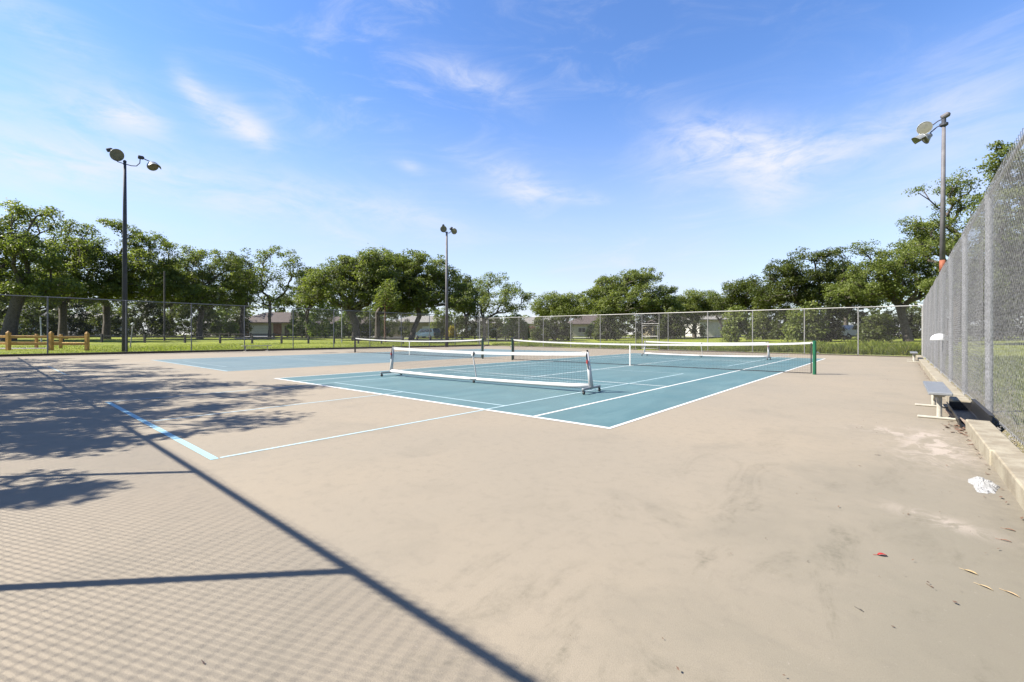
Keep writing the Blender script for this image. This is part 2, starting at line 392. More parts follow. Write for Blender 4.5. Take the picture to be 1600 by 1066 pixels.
def sheet(name, x0, y0, x1, y1, z, m, parent=None, kind=None):
    mb = MB(); mb.add([(x0,y0,z),(x1,y0,z),(x1,y1,z),(x0,y1,z)], [(0,1,2,3)])
    o = mb.build(name, m, parent)
    if kind: o['kind'] = kind
    return o
AX0, AX1 = -10.97, 0.0
BC = -20.38; BX0, BX1 = BC-5.485, BC+5.485
LZ = .0045
courtA = sheet('court_surface', AX0, 0, AX1, 23.77, .0025, blueA, None, 'structure')
courtB = sheet('court_surface', BX0, 0, BX1, 23.77, .0025, blueB, None, 'structure')
def pl(x0, y0, x1, y1, wd=.05, m=linem, par=None, z=LZ):
    """painted line between two points, along x or y"""
    h = wd/2
    if abs(x0-x1) < 1e-6 and min(y0, y1) < -.01 and max(y0, y1) > .1:
        pl(x0, min(y0, y1), x0, -.006, wd, m, par, .003); y0, y1 = -.006, max(y0, y1)
    if max(y0, y1) < -.01: z = .003
    if abs(x0-x1) < 1e-6: return sheet('painted_line', x0-h, min(y0,y1), x0+h, max(y0,y1), z, m, par)
    return sheet('painted_line', min(x0,x1), y0-h, max(x0,x1), y0+h, z, m, par)
def tennis(x0, x1, par, m):
    c = (x0+x1)/2; s0, s1 = x0+1.37, x1-1.37
    pl(x0, .04, x1, .04, .09, m, par); pl(x0, 23.73, x1, 23.73, .09, m, par)
    pl(x0+.03, .085, x0+.03, 23.685, .06, m, par); pl(x1-.03, .085, x1-.03, 23.685, .06, m, par)
    pl(s0, .085, s0, 23.685, .055, m, par, LZ); pl(s1, .085, s1, 23.685, .055, m, par, LZ)
    pl(s0+.028, 5.485, s1-.028, 5.485, .05, m, par); pl(s0+.028, 18.285, s1-.028, 18.285, .05, m, par)
    pl(c, 5.51, c, 18.26, .05, m, par)
tennis(AX0, AX1, courtA, linem); tennis(BX0, BX1, courtB, fadedl)
def pickle(x0, x1, yc, par, m, zz, near=None):
    """pickleball lines; drawn a layer above the tennis lines"""
    y0, y1 = yc-6.705, yc+6.705; c = (x0+x1)/2
    if near is None: pl(x0-.025, y0, x1+.025, y0, .05, m, par, zz)
    ys = y0+.026 if near is None else -3.945
    pl(x0-.025, y1, x1+.025, y1, .05, m, par, zz)
    pl(x0, ys, x0, y1-.026, .05, m, par, zz); pl(x1, ys, x1, y1-.026, .05, m, par, zz)
    for ky in (yc-2.134, yc+2.134): pl(x0+.026, ky, x1-.026, ky, .05, m, par, zz)
    pl(c, ys, c, yc-2.16, .05, m, par, zz); pl(c, yc+2.16, c, y1-.026, .05, m, par, zz)
pickle(-8.49, -2.40, 2.70, courtA, paleblue, LZ+.002, near=1)
pl(-8.515, -4.0, -2.375, -4.0, .075, mat('light_blue_line_paint', (.40,.70,.80), .7, 0, .15, 14), courtA, LZ+.002)
pickle(-8.60, -2.30, 20.75, courtA, paleblue, LZ+.002)
pickle(BC-3.05, BC+3.05, 2.9, courtB, fadedl, LZ+.002)
pickle(BC-3.05, BC+3.05, 20.8, courtB, fadedl, LZ+.002)

# ------------------------------------------------------------------ chain link fabric
def wire_fabric(W, H, r, pitch, detailed, seed=0):
    n = int(round(W/(pitch/2))); mz = int(round(H/(pitch/2))); px = W/n; pz = H/mz
    rs = np.random.default_rng(seed)
    if detailed:
        V = []; Fc = []; off = 0
        for i in range(n):
            kk = np.arange(mz+1); x = (i + ((kk+i) % 2))*px; z = kk*pz
            y = np.where((kk+i) % 2 == 0, .0035, -.0035) + .006*np.sin(x*2.1+z*1.3)
            P = np.stack([x, y, z], 1)
            for a in (PI/2, PI/2+2*PI/3, PI/2+4*PI/3):
                Q = P.copy(); Q[:, 1] += r*math.sin(a); Q[:, 0] += r*math.cos(a)*.8; Q[:, 2] += 0
                V.append(Q)
            m1 = mz+1; b = off + np.arange(mz)
            for a, c in ((0, 1), (1, 2), (2, 0)):
                Fc.append(np.stack([b+a*m1, b+c*m1, b+c*m1+1, b+a*m1+1], 1))
            off += 3*m1
        return np.concatenate(V), np.concatenate(Fc)
    V = []; Fc = []; off = 0
    for sgn in (1, -1):
        for i in range(-mz, n+1):
            x0, z0, x1, z1 = i*px, 0.0, (i+mz)*px, H
            if x0 < 0: z0 += -x0/px*pz; x0 = 0
            if x1 > W: z1 -= (x1-W)/px*pz; x1 = W
            if z1 <= z0+1e-6: continue
            if sgn < 0: x0, x1 = W-x0, W-x1
            k_ = max(1, int((z1-z0)/.9)); t = np.linspace(0, 1, k_+1)
            P = np.stack([x0+(x1-x0)*t, np.full(k_+1, sgn*.002), z0+(z1-z0)*t], 1); P[:, 1] += .01*np.sin(P[:, 0]*2+P[:, 2])
            for a in (0, 2*PI/3, 4*PI/3):
                Q = P.copy(); Q[:, 1] += r*math.sin(a); Q[:, 0] += r*math.cos(a); V.append(Q)
            b = off + np.arange(k_); m1 = k_+1
            for a, c in ((0, 1), (1, 2), (2, 0)): Fc.append(np.stack([b+a*m1, b+c*m1, b+c*m1+1, b+a*m1+1], 1))
            off += 3*m1
    return np.concatenate(V), np.concatenate(Fc)
def fabric_mesh(name, *a, m=None):
    V, Fc = wire_fabric(*a); o = fast_mesh(name, V, Fc, m or galvwire); me = o.data; bpy.data.objects.remove(o); return me
FINE = fabric_mesh('wire_mesh', 3.46, 3.46, .0024, .105, True)
NEARF = fabric_mesh('wire_mesh', 2.75, 3.56, .0030, .090, True, 3)
FAR = fabric_mesh('wire_mesh', 3.46, 3.5, .0019, .085, False, m=galvdull)
FARLOW = fabric_mesh('wire_mesh', 3.2, 2.95, .0019, .085, False, m=galvdull)

def bay(me, base, p0, p1, z0, h, parent, nominal):
    """one panel of fabric stretched between two post positions"""
    o = bpy.data.objects.new('wire_mesh', me); C.objects.link(o); o.parent = parent
    dx, dy = p1[0]-p0[0], p1[1]-p0[1]; L = math.hypot(dx, dy)
    o.location = (p0[0], p0[1], z0); o.rotation_euler = (0, 0, math.atan2(dy, dx)); o.scale = (L/nominal[0], 1, h/nominal[1])
    return o
def post(x, y, z0, z1, r, m, parent, cap=True):
    b = MB().tube([(x, y, z0), (x, y, z1)], r, 12)
    if cap: b.lathe([(r*1.15, z1-.02), (r*1.12, z1+.015), (r*.7, z1+.04), (0.002, z1+.05)], Matrix.Translation((x, y, 0)), 12)
    b.tube([(x, y, z1*.72), (x, y, z1*.72+.025)], r*1.12, 12); b.tube([(x, y, .25), (x, y, .275)], r*1.12, 12)
    return b.build('post', m, parent)
def fence(label, pts, hs, me, nominal, m, off, pr=.032, rr=.022, z0=.03, over=.0, meshes=None):
    """pts: post positions in order; off: (x, y) offset of fabric to the court side"""
    t = thing('chain_link_fence', label, 'fence')
    for i, (p, h) in enumerate(zip(pts, hs)): post(p[0], p[1], -.1, h-.02, pr*(1.3 if i in (0, len(pts)-1) else 1), m, t)
    for i in range(len(pts)-1):
        p, q_ = pts[i], pts[i+1]; h = hs[i], hs[i+1]
        MB().tube([(p[0], p[1], h[0]), (q_[0], q_[1], h[1])], rr, 8).build('top_rail', m, t)
        mm = meshes[i] if meshes else (me, nominal)
        bay(mm[0], 0, (p[0]+off[0], p[1]+off[1]), (q_[0]+off[0], q_[1]+off[1]), z0, (h[0]+h[1])/2+over-z0, t, mm[1])
        MB().tube([(p[0]+off[0], p[1]+off[1], z0+.03), (q_[0]+off[0], q_[1]+off[1], z0+.03)], .0035, 5).build('tension_wire', galvwire, t)
    return t
# right fence, posts every 3.46 m
RH = 3.52
ry = [1.19-3.46*2, 1.19-3.46] + [1.19+3.46*i for i in range(8)] + [CB[1]]
fence('tall silvery chain link fence running away on the right behind the kerb and benches',
      [(FR, y) for y in ry], list(np.linspace(3.60, 3.12, len(ry))), FINE, (3.46, 3.46), mat('bright_galvanised_post', (.62,.63,.66), .45, .3, .3, 9, .15, 60), (-.056, 0), .046, .026, .10, .03,
      meshes=[(FINE, (3.46, 3.46))]*(len(ry)-1))
# near fence just behind the camera: its shadow lies on the paving
nxs = [4.06] + [.96-2.75*i for i in range(0, 14)] + [CL0[0]]
fence('chain link fence behind the viewer whose diamond shadow falls on the tan paving',
      [(x, NY) for x in nxs], [3.5]*len(nxs), NEARF, (2.75, 3.56), galv, (0, .045), .034, .026, .03, .045)
# left fence: intersect the photo columns of its posts with the fence line
def on_line(u, A, B):
    U = (u-800)/F; dx, dy = U*COS-SIN, U*SIN+COS
    ex, ey = B[0]-A[0], B[1]-A[1]; det = dx*(-ey) + dy*ex
    t = ((A[0]-CX)*(-ey) + (A[1]-CY)*ex)/det
    return (CX+dx*t, CY+dy*t)
LA = (-37.1, -6.86)
lp = [LA] + [on_line(u, LA, CLc) for u in (74.5, 197, 299, 382, 458, 521.5, 578, 627, 671, 711, 747)] + [CLc]
fence('long chain link fence across the far left side with dark grey posts', lp, list(np.linspace(3.62, 3.3, len(lp))), FAR, (3.46, 3.5), galv, (.045, 0), .036, .026, .08)
bp_ = [CLc] + [on_line(u, CLc, CB) for u in (811, 849, 892, 938, 993.5, 1003, 1030, 1044, 1106, 1176, 1257, 1341)] + [CB]
bh = list(np.interp([p[0] for p in bp_], [CLc[0], -20, CB[0]], [3.2, 3.1, 2.92]))
bf = fence('chain link fence across the far end with pale posts and a walk-through gate', bp_, bh, FARLOW, (3.2, 2.95), palepost, (0, -.045), .034, .026, .06)
# gate inside the end fence (posts 6 and 7 frame it)
g0, g1 = Vector((*bp_[6], 0)), Vector((*bp_[7], 0)); gd = (g1-g0).normalized()
ga, gb = g0 + gd*.09, g1 - gd*.09; nrm = Vector((-gd.y, gd.x, 0))*-.07
gate = thing('gate', 'narrow chain link gate with pale tube frame in the far end fence', 'gate')
fr = MB()
P0, P1 = ga+nrm, gb+nrm
fr.tube([P0+Vector((0,0,.12)), P0+Vector((0,0,2.05)), P1+Vector((0,0,2.05)), P1+Vector((0,0,.12)), P0+Vector((0,0,.12))], .026, 8)
fr.build('gate_frame', palepost, gate)
MB().tube([P0+Vector((0,0,1.15)), P1+Vector((0,0,1.15))], .022, 8).build('cross_bar', palepost, gate)
MB().tube([g0+Vector((0,0,2.2)), g1+Vector((0,0,2.2))], .026, 8).build('header_bar', palepost, gate)
MB().box(P0+Vector((0,0,1.25))-nrm*.3, (.06,.06,.14)).build('latch', galv, gate)
MB().box(P1+Vector((0,0,1.8)), (.07,.07,.09)).build('hinge', galv, gate); MB().box(P1+Vector((0,0,.4)), (.07,.07,.09)).build('hinge', galv, gate)
# sparse privacy of the gate infill
bay(FARLOW, 0, (P0.x, P0.y), (P1.x, P1.y), .12, 1.93, gate, (3.2, 2.95))
# taller lone post by the left fence
px, py = on_line(747, LA, CLc)
t = thing('steel_post', 'tall pale steel post standing at the left fence near its far corner', 'post', (px+.15, py+.1, 0))
MB().tube([(0,0,-.1),(0,0,3.75)], .06, 10).build('shaft', palepost, t); MB().lathe([(.07,3.75),(.07,3.8),(.02,3.87)], None, 10, True).build('cap', palepost, t)

# ------------------------------------------------------------------ kerbs
random.seed(5)
def kerb_run(label, y0, y1, step):
    t = thing('kerb', label, 'kerb'); y = y0
    while y < y1-.2:
        e = min(y+step, y1); L = e-y-.012
        dx = random.uniform(-.012, .012)
        MB().box((3.80+dx, (y+e)/2, .035+random.uniform(-.006, .006)), (.235, L, .24), None, .012).build('kerb_block', concrete, t)
        y = e
    return t
kerb_run('nearest length of pale concrete kerb with a broken end beside the white patch', -5.6, 3.05, 2.16)
kerb_run('long pale concrete kerb running from the black trough to the far corner', 5.35, 28.4, 2.9)
def kerb_line(label, pts, wd, h, m):
    t = thing('kerb', label, 'kerb')
    for (a, b) in zip(pts[:-1], pts[1:]):
        d = Vector((b[0]-a[0], b[1]-a[1], 0)); L = d.length
        M = Matrix.Rotation(math.atan2(d.y, d.x), 3, 'Z')
        MB().box(((a[0]+b[0])/2, (a[1]+b[1])/2, h/2-.05), (L-.015, wd, h+.1), M.to_4x4(), .012).build('kerb_block', m, t)
kerb_line('dark stained kerb along the foot of the left fence', [(p[0]+.13, p[1]) for p in lp], .2, .14, oldcurb)
kerb_line('low dark kerb along the foot of the far end fence', [(p[0], p[1]-.13) for p in bp_[:6]] , .14, .05, oldcurb)
kerb_line('low dark kerb right of the gate along the far end fence', [(p[0], p[1]-.13) for p in bp_[7:]] , .14, .06, oldcurb)

# ------------------------------------------------------------------ nets
def net_mesh(P0, P1, zb, ztop, cell, r, parent, seg=24):
    """square mesh twine between two ground points; ztop(t) gives the top height"""
    P0, P1 = Vector(P0), Vector(P1); L = (P1-P0).length; nv = int(L/cell)
    V = []; Fc = []; off = 0
    d = (P1-P0)/L; nrm = Vector((-d.y, d.x, 0))
    def add(pts, ax):
        nonlocal off
        P = np.array(pts); m1 = len(P)
        for a in (0, 2*PI/3, 4*PI/3):
            Q = P + np.array(nrm)*r*math.sin(a) + np.array(ax)*r*math.cos(a); V.append(Q)
        b = off + np.arange(m1-1)
        for a, c in ((0, 1), (1, 2), (2, 0)): Fc.append(np.stack([b+a*m1, b+c*m1, b+c*m1+1, b+a*m1+1], 1))
        off += 3*m1
    for i in range(nv+1):
        tt = i/nv; p = P0.lerp(P1, tt); add([(p.x, p.y, zb), (p.x, p.y, ztop(tt))], d)
    nh = int((ztop(.5)-zb)/cell)
    for j in range(nh+1):
        pts = []
        for s in range(seg+1):
            tt = s/seg; p = P0.lerp(P1, tt); pts.append((p.x, p.y, zb + (ztop(tt)-zb)*j/nh))
        add(pts, (0, 0, 1))
    return fast_mesh('net_mesh', np.concatenate(V), np.concatenate(Fc), netblack, parent)
def band(P0, P1, f0, f1, th, name, m, parent, seg=24):
    P0, P1 = Vector(P0), Vector(P1); d = (P1-P0).normalized(); nr = Vector((-d.y, d.x, 0))*th/2
    mb = MB(); vs = []; fs = []
    for s in range(seg+1):
        tt = s/seg; p = P0.lerp(P1, tt); a, b = f0(tt), f1(tt)
        vs += [(p.x-nr.x, p.y-nr.y, a), (p.x-nr.x, p.y-nr.y, b), (p.x+nr.x, p.y+nr.y, b), (p.x+nr.x, p.y+nr.y, a)]
    for s in range(seg):
        for j in range(4): fs.append((s*4+j, s*4+(j+1) % 4, s*4+4+(j+1) % 4, s*4+4+j))
    fs += [(0,3,2,1), tuple(seg*4+j for j in range(4))]
    return mb.add(vs, fs).build(name, m, parent)
def tennis_net(xc, label, gm_l, gm_r):
    y = 11.885; x0, x1 = xc-6.4, xc+6.4
    t = thing('tennis_net', label, 'tennis net', group='full size tennis nets')
    top = lambda s: 1.055 - .145*(1-(2*s-1)**2)**.8
    net_mesh((x0+.1, y, 0), (x1-.1, y, 0), .05, lambda s: top(s)-.05, .046, .0016, t)
    band((x0+.05, y, 0), (x1-.05, y, 0), lambda s: top(s)-.065, lambda s: top(s), .014, 'headband', whiteband, t)
    band((x0+.1, y, 0), (x1-.1, y, 0), lambda s: .03, lambda s: .055, .006, 'bottom_tape', netblack, t)
    for s, mm in ((x0, gm_l), (x1, gm_r)):
        MB().tube([(s, y, -.05), (s, y, 1.06)], .052, 14).lathe([(.056, 1.055), (.056, 1.075), (.03, 1.09), (.002, 1.092)], Matrix.Translation((s, y, 0)), 14).build('post', mm, t)
    for s, e in ((x0, 1), (x1, -1)):
        MB().box((s+e*.09, y, .53), (.035, .02, .98)).build('side_binding', netblack, t)
        MB().tube([(s-e*.06, y, .72), (s-e*.12, y, .72), (s-e*.12, y, .62)], .012, 6).build('crank', galv, t)
    band((xc-.026, y-.012, 0), (xc+.026, y-.012, 0), lambda s: .01, lambda s: .915, .012, 'centre_strap', whiteband, t, 1)
    return t
tennis_net(-5.485, 'long black tennis net with green posts across the nearer blue court', dkgreen, green)
tennis_net(BC, 'long black tennis net with dark posts across the left blue court farther away', black, dkgreen)

def portable_net(A, B, label, lean=.1):
    A, B = Vector((*A, 0)), Vector((*B, 0)); d = (B-A).normalized(); L = (B-A).length; nr = Vector((-d.y, d.x, 0))
    t = thing('pickleball_net', label, 'pickleball net', group='portable pickleball nets on wheels')
    top = lambda s: .90 - .055*(1-(2*s-1)**2)
    net_mesh(A+d*.12, B-d*.12, .16, lambda s: top(s)-.06, .042, .0016, t, 16)
    band(A+d*.1, B-d*.1, lambda s: top(s)-.075, lambda s: top(s), .016, 'top_band', white, t)
    # curved base tube under a white sleeve, a little lower in the middle
    sag = lambda s: .155 - .05*(1-(2*s-1)**2)**.7
    pts = [A.lerp(B, s/14)+Vector((0, 0, sag(s/14))) for s in range(15)]
    MB().tube(pts, [.042 + .012*abs(2*s/14-1) for s in range(15)], 10).build('base_tube', white, t, True)
    for P, e in ((A, 1), (B, -1)):
        b0, t0 = P+Vector((0,0,.14)), P+d*e*lean+Vector((0,0,.90))
        b = MB(); b.tube([b0-Vector((0,0,.02)), b0.lerp(t0, .5), t0], [.055, .044, .034], 12)
        b.build('end_post', white, t, True)
        MB().tube([t0-d*e*.01+Vector((0,0,-.01)), t0+Vector((0,0,.045))], .022, 8).tube([t0+d*e*.13+Vector((0,0,-.005)), t0-d*e*.02+Vector((0,0,.0))], .012, 6).build('top_cap', black, t)
        s0 = t0-nr*.045; s1 = b0.lerp(t0, .52)-nr*.05-d*e*-.0
        st = MB(); st.tube([t0+Vector((0,0,.01))-nr*.02, s0+Vector((0,0,-.05)), s1], .013, 6); so = st.build('tension_strap', black, t)
        MB().box(b0.lerp(t0, .72)-nr*.055, (.04, .035, .075)).build('ratchet_buckle', red, so)
        # cross bar with two casters
        c0, c1 = P-nr*.40, P+nr*.42
        MB().box((c0+c1)/2+Vector((0,0,.115)), (.82, .05, .045), Matrix.Rotation(math.atan2(nr.y, nr.x), 4, 'Z'), .006).build('cross_bar', alu, t)
        for cc in (c0+nr*.04, c1-nr*.04):
            w = MB(); w.box(cc+Vector((0,0,.08)), (.035,.04,.04)); wo_ = w.build('caster', black, t)
            cz = cc+Vector((.01, 0, .036))
            MB().tube([cz-d*.016, cz+d*.016], .036, 14).build('wheel', rubber, wo_)
    m_ = (A+B)/2
    tc_ = m_+Vector((0,0,top(.5)-.03))
    MB().tube([m_+nr*.05-d*-.05+Vector((0,0,.15)), tc_-d*.02-nr*.03], .016, 8).build('centre_strut', white, t)
    MB().box(tc_-nr*.02-d*.02+Vector((0,0,-.035)), (.09, .06, .12), None, .01).build('strut_cap', white, t)
    MB().box(tc_-nr*.05+d*.04+Vector((0,0,-.05)), (.05, .03, .07), None, .006).build('strut_clip', black, t)
    MB().box(m_+Vector((0,0,.115)), (.22, .12, .018)).build('foot_plate', alu, t)
    w = MB().box(m_+Vector((0,0,.085)), (.035,.04,.05)).build('caster', black, t)
    MB().tube([m_+Vector((0,0,.034))-d*.016, m_+Vector((0,0,.034))+d*.016], .034, 14).build('wheel', rubber, w)
    return t
portable_net((-9.12, 2.78), (-2.17, 3.17), 'nearer white framed portable pickleball net on casters in the middle of the blue court')
portable_net((-8.85, 20.75), (-2.12, 20.75), 'farther white framed portable pickleball net standing beyond the long tennis net', .03)

# ------------------------------------------------------------------ benches
def bench(label, loc, rz, L=2.0, wd=.26, h=.43, seatm=alu):
    t = thing('bench', label, 'bench', loc, rz, 'low aluminium benches at the fences')
    MB().box((0, 0, h-.022), (wd, L, .044), None, .008).build('seat', seatm, t)
    for y in (-L/2+.28, L/2-.28):
        lg = MB(); lg.tube([(0,y,.02),(0,y,h-.06)], .032, 10)
        lo = lg.build('leg', cream, t)
        MB().add([(-wd*.38,y-.03,h-.046),(wd*.38,y-.03,h-.046),(.05,y-.03,h-.09),(-.05,y-.03,h-.09),(-wd*.38,y+.03,h-.046),(wd*.38,y+.03,h-.046),(.05,y+.03,h-.09),(-.05,y+.03,h-.09)],
                 [(0,1,2,3),(7,6,5,4),(0,4,5,1),(1,5,6,2),(2,6,7,3),(3,7,4,0)]).build('seat_bracket', cream, lo)
        MB().box((0,y,.018), (.50,.085,.03), None, .008).build('foot_plate', cream, lo)
    b = MB(); b.tube([(0,-L/2+.28,.12),(0,0,h-.07)], .014, 6); b.tube([(0,L/2-.28,.12),(0,0,h-.07)], .014, 6); b.build('brace', cream, t)
    return t
bench('low aluminium bench on the paving beside the kerb nearest the viewer', (3.46, 4.72, 0), 0, 2.1, .27, .43)
bench('low aluminium bench far down the right fence near the corner', (3.52, 23.6, 0), 0, 2.0, .27, .45)
x_, y_ = at(403, 32.5)
bench('small pale bench standing before the left fence beyond the blue court', (-34.9, 8.3, 0), math.radians(5), 2.2, .26, .45, cream)

# black trough lying in the gap of the kerb
t = thing('drain_trough', 'open black plastic trough lying in the kerb gap behind the near bench', 'trough', (3.78, 4.2, 0))
MB().prism([(-.14,.0),(.13,.0),(.16,.20),(.145,.20),(.12,.02),(-.12,.02),(-.155,.13),(-.17,.13)], -1.02, 1.05).build('trough_shell', black, t)
MB().box((.0,1.06,.07), (.27,.015,.14)).build('end_panel', black, t)
MB().box((.155,0,.205), (.05,2.05,.012)).build('rim', mat('dark_rubber_sheet', (.03,.03,.032), .5, 0, .3, 9), t)
tag(MB().box((3.66,4.05,.028), (.045,1.5,.05), Matrix.Rotation(.10,4,'Z'), .004).build('wood_batten', mat('bleached_wood', (.42,.32,.24), .9, 0, .3, 8)),
    'bleached timber batten lying beside the black trough', 'batten')
# crumpled white cloth
random.seed(11); nb = 40; V = []; Fc = []
R_ = 7
for i in range(R_+1):
    for j in range(nb):
        a = 2*PI*j/nb; r = i/R_; rr = (1+.13*math.sin(3*a+1)+.10*math.sin(5*a)+.05*math.sin(11*a))
        x, y = r*rr*.085*math.cos(a), r*rr*.25*math.sin(a)
        z = (.045*(1-r**3))*(.55+.45*math.sin(14*x+22*y+3*math.sin(30*y))) + random.uniform(0,.009)*(1-r) + .004
        V.append((x, y, z if i < R_ else 0.001))
for i in range(R_):
    for j in range(nb): jj = (j+1) % nb; Fc.append((i*nb+j, i*nb+jj, (i+1)*nb+jj, (i+1)*nb+j))
mb = MB(); mb.add(V, Fc); o = mb.build('white_cloth', mat('white_cloth', (.50,.50,.49), .9, 0, .35, 30, .6, 60)); o.location = (3.54, -.02, .0)
tag(o, 'crumpled bright white cloth lying on the paving against the kerb', 'cloth')
# white cap hung on the right fence
t = thing('hanging_cap', 'rounded white cap hung on the right fence with a dark bag under it', 'cap', (3.93, 13.6, 1.13), math.radians(112))
cpM = Matrix.Rotation(math.radians(90), 4, 'Z')
vs = []; fs = []
for i in range(6):
    for j in range(17):
        a = PI*j/16; e = (PI/2)*i/5
        vs.append((-.02-.13*math.cos(e)*math.sin(a), -.24*math.cos(e)*math.cos(a), .19*math.sin(e)))
for i in range(5):
    for j in range(16): fs.append((i*17+j, i*17+j+1, (i+1)*17+j+1, (i+1)*17+j))
MB().add(vs, fs).build('crown', white, t, True)
MB().box((-.05, 0, -.01), (.2, .44, .012), None, .005).build('brim', white, t)
vs2 = [(-.02, -.24, -.02), (-.07, -.2, -.05), (-.04, -.13, -.3), (-.01, -.19, -.34), (0, -.1, -.05), (0, -.1, -.3)]
MB().tube([(-.03,-.19,-.02),(-.05,-.18,-.15),(-.05,-.17,-.24),(-.03,-.17,-.32)], [.02,.035,.075,.03], 10).build('dark_pouch', black, t, True)

# ------------------------------------------------------------------ floodlight poles
def lamp_head(root, pos, aim, r, visor, ballast_dir=None):
    """bowl floodlight: reflector, lens, optional visor, ballast behind it"""
    pos = Vector(pos); aim = Vector(aim).normalized(); M = Matrix.Translation(pos) @ aim.to_track_quat('Z', 'Y').to_matrix().to_4x4()
    h = MB(); h.lathe([(.02, -.62*r*1.6), (r*.30, -.60*r*1.6), (r*.42, -.40*r*1.6), (r*.72, -.18*r*1.6), (r*.96, .0), (r*1.03, .02), (r*1.03, .05), (r*.97, .05), (r*.94, .015)], M, 20)
    ho = h.build('lamp_head', reflector, root, True)
    MB().lathe([(r*.95, .03), (r*.6, .045), (.01, .05)], M, 20).build('lamp_lens', lens, ho, True)
    if visor:
        vv = []; ff = []
        for i, z in enumerate((.05, r*1.5)):
            for j in range(13):
                a = PI*(.04 + .92*j/12); q_ = (r*1.02, r*1.16)[i]
                for rr in (q_, q_+.012): vv.append(M @ Vector((q_*0+rr*math.cos(a), rr*math.sin(a), z*(1-.25*abs(j-6)/6) if i else z)))
        for j in range(12):
            a0, b0 = j*2, 26+j*2
            ff += [(a0, a0+2, b0+2, b0), (a0+1, b0+1, b0+3, a0+3), (b0, b0+2, b0+3, b0+1), (a0, a0+1, a0+3, a0+2)]
        MB().add(vv, ff).build('visor', reflector, ho)
    return ho
def ballast(root, p, d, m=poledark):
    d = Vector(d).normalized(); p = Vector(p)
    MB().tube([p-d*.16, p-d*.13, p+d*.13, p+d*.2], [.09, .13, .13, .05], 12).build('ballast', m, root)
tocam = Vector((CX, CY, 0))
def viewdirs(x, y):
    f = (Vector((x, y, 0)) - Vector((CX, CY, 0))).normalized(); return Vector((f.y, -f.x, 0)), f    # right, away
# pole A (left)
xa, ya = at(195, 31.3); za = 13.2; R_, Fv = viewdirs(xa, ya)
t = thing('floodlight_pole', 'tall dark floodlight pole behind the left fence beside the amber rail fence', 'floodlight', (xa, ya, 0), 0, 'floodlight poles round the courts')
MB().tube([(0,0,-.1),(0,0,za-3),(0,0,za)], [.17,.11,.085], 14).build('pole', poledark, t, True)
MB().lathe([(.10,za),(.10,za+.08),(.03,za+.14)], None, 12, True).build('pole_cap', poledark, t)
Zv = Vector((0,0,za-.12)); up = Vector((0,0,1))
MB().tube([Zv-R_*.05, Zv-R_*.35+up*.05, Zv-R_*.7+up*.3], .03, 8).build('left_arm', poledark, t)
MB().tube([Zv, Zv+R_*.35-up*.05, Zv+R_*.62, Zv+R_*.8+up*.25, Zv+R_*.82+up*.55], .03, 8).build('right_arm', poledark, t)
lamp_head(t, Zv-R_*.42+up*.48-Fv*.1, -Fv*.8-up*.42+R_*.35, .40, False); ballast(t, Zv-R_*.80+up*.78-Fv*-.1, R_+up*.5); MB().tube([Zv-R_*.80+up*.78, Zv-R_*.6+up*.72, Zv-R_*.42+up*.62+Fv*.15], .04, 8).build('lamp_arm', poledark, t)
lamp_head(t, Zv+R_*1.50+up*.22, -Fv*.75-up*.65+R_*.25, .34, True); ballast(t, Zv+R_*.85+up*.66, R_)
MB().tube([Zv+R_*.85+up*.66, Zv+R_*1.5+up*.45], .035, 8).build('lamp_arm', poledark, t)
# pole B (centre, farther)
xb, yb = at(698, 47.0); zb_ = 11.85; R_, Fv = viewdirs(xb, yb)
t = thing('floodlight_pole', 'slim grey floodlight pole standing among the oaks near the centre', 'floodlight', (xb, yb, .1), 0, 'floodlight poles round the courts')
MB().tube([(0,0,-.1),(0,0,zb_)], [.17,.10], 14).build('pole', polegrey, t, True)
Zv = Vector((0,0,zb_-.1))
MB().tube([Zv, Zv-R_*.3+up*.1, Zv-R_*.42+up*.4], .035, 8).build('left_arm', poledark, t)
MB().tube([Zv, Zv+R_*.25-up*.03, Zv+R_*.45+up*.15, Zv+R_*.5+up*.5], .035, 8).build('right_arm', poledark, t)
lamp_head(t, Zv-R_*.33+up*.35-Fv*.1, -Fv-up*.35+R_*.1, .33, False); ballast(t, Zv-R_*.35+up*.72, Fv)
lamp_head(t, Zv+R_*.78+up*.15-Fv*.1, -Fv-up*.25-R_*.45, .31, False); ballast(t, Zv+R_*.45+up*.45, R_+up)
# pole C (right, behind the right fence)
xc_, yc_ = at(1472.5, 22.6); zc = 11.75; R_, Fv = viewdirs(xc_, yc_)
t = thing('floodlight_pole', 'grey floodlight pole with a rusty orange band behind the right fence', 'floodlight', (xc_, yc_, .05), 0, 'floodlight poles round the courts')
LN = Vector((.0035, 0, 0))
MB().tube([(0,0,-.1),(0,0,4.35)], [.125,.118], 14).build('lower_pole', polegrey, t, True)
MB().tube([(0,0,4.35),(0,0,4.95)], [.120,.118], 14).build('rusty_band', rust, t, True)
MB().tube([(0,0,4.95),(.05,0,zc)], [.116,.075], 14).build('pole', polegrey, t, True)
Zv = Vector((.05,0,zc))
MB().lathe([(.10,-.15),(.17,-.1),(.17,.0),(.09,.04),(.09,.22),(.02,.24)], Matrix.Translation(Zv), 12, True).build('bracket', poledark, t)
ballast(t, Zv+up*.36+R_*.05, R_*.9+up*.45, polegrey)
MB().tube([Zv+up*.25, Zv-R_*.22+up*.18, Zv-R_*.4+up*.05], .028, 8).build('upper_arm', poledark, t)
MB().tube([Zv-up*.02, Zv-R_*.25-up*.1, Zv-R_*.5-up*.32], .028, 8).build('lower_arm', poledark, t)
lamp_head(t, Zv-R_*.70-up*.05-Fv*.1, -Fv-up*.05-R_*.18, .31, False)
lamp_head(t, Zv-R_*.68-up*.55-Fv*.05, -R_*.85-up*.5-Fv*.25, .29, True)

